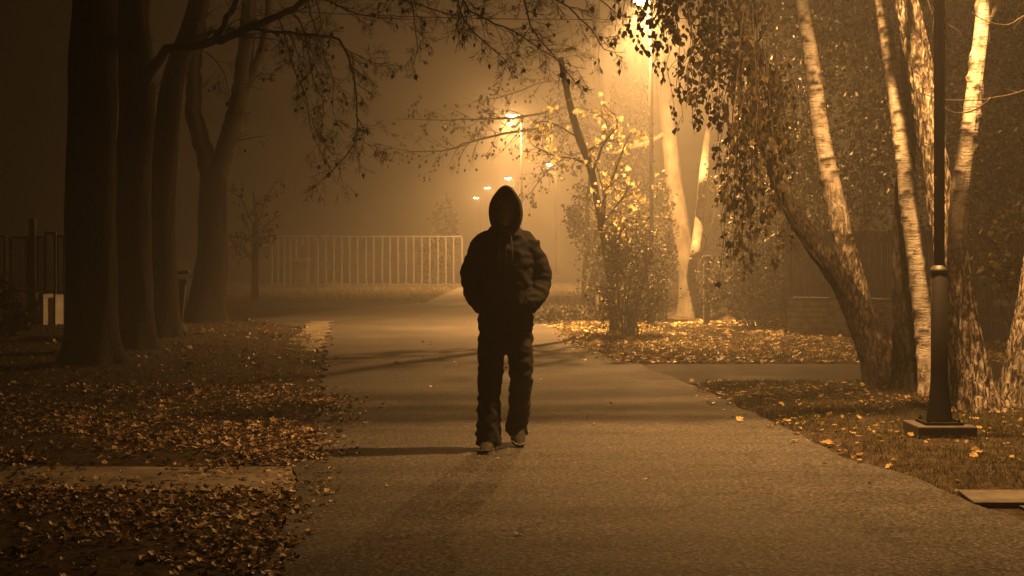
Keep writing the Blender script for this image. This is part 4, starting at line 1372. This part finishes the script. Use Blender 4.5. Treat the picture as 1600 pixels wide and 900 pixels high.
# zip, pocket flaps, cuffs, hem band
bf = Buf(); tb(bf, [(0, -.137, .84), (0, -.139, 1.05), (0, -.144, 1.2), (0, -.142, 1.33), (0, -.118, 1.44)], [.006] * 5, 8); o = bf.build('zip', M['black_metal']); o.parent = jk
for sx in (-1, 1):
    bf = Buf(); tb(bf, [(sx * .035, -.125, 1.455), (sx * .04, -.146, 1.40), (sx * .045, -.152, 1.33), (sx * .043, -.15, 1.27)], [.0035] * 4, 6); o = bf.build('cord', M['sole']); o.parent = jk
    bf = Buf(); tb(bf, [(sx * .10, -.132, .87), (sx * .128, -.130, .94), (sx * .135, -.132, 1.0)], [.008, .009, .008], 8); o = bf.build('pocket', M['jacket']); o.parent = jk
    bf = Buf(); c0, c1 = Vector((sx * .172, -.080, .985)), Vector((sx * .152, -.098, .955))
    bf.tube([c0, c0.lerp(c1, .5), c1], [.057, .058, .056], 18); o = bf.build('cuff', M['jacket']); o.parent = jk
bf = Buf()
ell_loft(bf, [(0, 0, .79, .172, .122), (0, 0, .80, .184, .132), (0, 0, .835, .187, .135), (0, 0, .845, .180, .128)])
o = bf.build('hem', M['jacket']); o.parent = jk
# trousers
bf = Buf()
ell_loft(bf, [(0, .0, .68, .12, .10), (0, 0, .74, .155, .115), (0, 0, .85, .163, .118), (0, 0, .95, .16, .115), (0, 0, 1.0, .15, .11)])
tb(bf, [(-.080, 0, .80), (-.092, -.025, .66), (-.105, -.055, .50), (-.112, -.07, .34), (-.116, -.09, .18), (-.117, -.10, .035)], [.098, .090, .078, .073, .076, .086], 20)
tb(bf, [(.080, 0, .80), (.094, -.005, .66), (.104, -.01, .50), (.098, .075, .34), (.086, .175, .19), (.079, .235, .085)], [.098, .088, .076, .070, .070, .078], 20)
solid(bf, .0105, 4, folds(8.2, .014, (1, 1, 1.5), 9), 'trousers', M['trousers'], t)


def shoe(cx, cy_, rz, lift, rx=0.0):
    bf = Buf()
    b_ = 0
    prof = [(.10, .030, .05, .055), (.07, .038, .05, .06), (.02, .040, .055, .05), (-.04, .043, .045, .03), (-.09, .046, .035, .018), (-.13, .044, .028, .012), (-.165, .034, .022, .008), (-.185, .015, .016, .004)]
    n = 18
    for y, w, zc, hh in prof:
        for k in range(n):
            a = 2 * math.pi * k / n
            bf.v.append(Vector((w * math.cos(a), y, zc + (hh + .012) * math.sin(a))))
    for i in range(len(prof) - 1):
        for k in range(n):
            k2 = (k + 1) % n
            bf.f.append((i * n + k, i * n + k2, (i + 1) * n + k2, (i + 1) * n + k))
    bf.f.append(tuple(range(n))); bf.f.append(tuple((len(prof) - 1) * n + k for k in reversed(range(n))))
    o = bf.build('shoe', M['shoe']); o.parent = t
    o.location = (cx, cy_, lift); o.rotation_euler = (rx, 0, rz)
    bf = Buf()
    ring = [(.0, .115), (.03, .108), (.042, .07), (.043, .02), (.046, -.05), (.049, -.1), (.044, -.15), (.028, -.185), (0, -.198)]
    full = ring + [(-x, y) for x, y in reversed(ring[1:-1])]
    for z in (.004, .026):
        for x, y in full: bf.v.append(Vector((x, y, z)))
    m_ = len(full)
    for k in range(m_):
        k2 = (k + 1) % m_
        bf.f.append((k, k2, m_ + k2, m_ + k))
    bf.f.append(tuple(range(m_))); bf.f.append(tuple(m_ + k for k in reversed(range(m_))))
    s_ = bf.build('sole', M['sole'], None, False, .003); s_.parent = o


shoe(-.115, -.11, -.12, .0)
shoe(.076, .19, .12, .082, math.radians(25))
t.location = (WX, WY, 0.002)

# ------------------------------------------------------------------ grass and fallen leaves
def scatter(n, x0, x1, y0, y1, rng, bias=1.0):
    return rng.uniform(x0, x1, n), y0 + (y1 - y0) * rng.uniform(0, 1, n) ** bias


def pn(x, y, s, o=0.0):
    """cheap smooth patchiness"""
    return .5 + .25 * (np.sin(x * s * 1.7 + o) * np.sin(y * s * 1.3 + 2 * o) + np.sin(x * s * .6 + y * s * .9 + o) )


Gr = np.random.default_rng(5)


def blades(name, label, regions):
    V, Fc, nv = [], [], 0
    for (n, x0, x1, y0, y1, h, w) in regions:
        x, y = scatter(n, x0, x1, y0, y1, Gr)
        k = (np.maximum(on_road(x, y), on_path(x, y)) < -.02 + .05 * Gr.normal(0, 1, n)) & (Gr.uniform(0, 1, n) < .35 + .65 * pn(x, y, 2.2, .7))
        x, y = x[k], y[k]; n = len(x)
        a = Gr.uniform(0, 2 * np.pi, n); hh = h * Gr.uniform(.4, 1.2, n); ww = w * Gr.uniform(.6, 1.3, n)
        ln = Gr.normal(0, .6, (n, 2)) * hh[:, None]
        z = ground_z(x, y) - .006
        b0 = np.stack([x - np.cos(a) * ww, y - np.sin(a) * ww, z], -1)
        b1 = np.stack([x + np.cos(a) * ww, y + np.sin(a) * ww, z], -1)
        tp = np.stack([x + ln[:, 0], y + ln[:, 1], z + hh], -1)
        V.append(np.stack([b0, b1, tp], 1).reshape(-1, 3))
        Fc.append(np.arange(n * 3).reshape(-1, 3) + nv); nv += n * 3
    o = link_mesh(name, np_mesh(name, np.concatenate(V), np.concatenate(Fc), M['grass']))
    tag(o, label, 'grass', kind='stuff')


blades('grass', 'short patchy grass on the verges beside the road', [
    (110000, 1.9, 7.0, 6.2, 14.6, .05, .0032), (45000, .8, 8.0, 16.9, 25.5, .07, .005), (26000, -7, -1.2, 5.2, 14, .035, .003),
    (30000, -9, -2.2, 14, 27, .05, .005), (26000, -14, 8, 36.4, 56, .10, .012), (9000, .6, 5, 30, 40, .10, .01)])

Lf = np.random.default_rng(9)
PX, PY, KS, PZ = [], [], [], []


def litter(n, x0, x1, y0, y1, s, dens, bias=1.0, road_ok=0.0):
    x, y = scatter(n, x0, x1, y0, y1, Lf, bias)
    d = on_road(x, y)
    keep = (d < -.0 + np.abs(Lf.normal(0, .17, n))) | (Lf.uniform(0, 1, n) < road_ok)
    pth = on_path(x, y) > .02
    keep &= ~pth | (Lf.uniform(0, 1, n) < .26)
    keep &= Lf.uniform(0, 1, n) < dens(x, y)
    x, y = x[keep], y[keep]
    return np.stack([x, y, np.maximum(ground_z(x, y), 0) + .006 + np.abs(Lf.normal(0, .007, len(x)))], -1), s * np.clip(Lf.lognormal(-.05, .34, len(x)), .4, 1.55)


pa, sa = litter(40000, -6.5, -.95, 5.3, 13.8, .037, lambda x, y: .08 + .92 * np.clip(1.6 * pn(x, y, 2.6) - .2 + .3 * np.sin(x * 9 + y * 4) * np.sin(y * 7), 0, 1))
pb, sb = litter(6000, -8, -2, 13.5, 27, .065, lambda x, y: .45 * pn(x, y, 1.9))
pc, sc_ = litter(95, -1.6, 2.4, 6.5, 22, .045, lambda x, y: .25 + .75 * (np.abs(x - .5) > 1.2), road_ok=1)
p = np.concatenate([pa, pb, pc]); s = np.concatenate([sa, sb, sc_])
lo = leaves(ground, 'fallen_leaf', 'leaf_litter', 'dry', M['litter'], p, lay_R(len(p), .28), s, single=290, variants=6)
pa, sa = litter(5200, 1.7, 6.4, 7.0, 14.6, .042, lambda x, y: np.clip((y - 8) / 5, .08, 1) * (.3 + .7 * pn(x, y, 3)))
pb, sb = litter(7500, .7, 7.0, 16.95, 21.2, .07, lambda x, y: .2 + .8 * pn(x, y, 2.4))
pc, sc_ = litter(1600, .6, 5.0, 21, 26, .08, lambda x, y: .3 + .5 * pn(x, y, 2))
p = np.concatenate([pa, pb, pc]); s = np.concatenate([sa, sb, sc_])
lo2 = leaves(ground, 'pale_leaf', 'pale_leaf_litter', 'maple', M['litter_pale'], p, lay_R(len(p), .3), s, single=200, variants=4)

# ------------------------------------------------------------------ haze
hm = bpy.data.materials.new('haze')
hm.use_nodes = True
nt = hm.node_tree
nt.nodes.clear()
out = nt.nodes.new('ShaderNodeOutputMaterial')
pv = nt.nodes.new('ShaderNodeVolumePrincipled')
pv.inputs['Color'].default_value = (.93, .92, .90, 1)
pv.inputs['Density'].default_value = FOG_D
pv.inputs['Anisotropy'].default_value = .55
nt.links.new(pv.outputs[0], out.inputs['Volume'])
try: hm.cycles.homogeneous_volume = True
except Exception: pass
bf = Buf(); bf.box((0, 97, 6.5), (264, 216, 15.2))
hz = bf.build('haze', hm, None, False)
tag(hz, 'thin night fog glowing around the lamps', 'haze', kind='stuff')
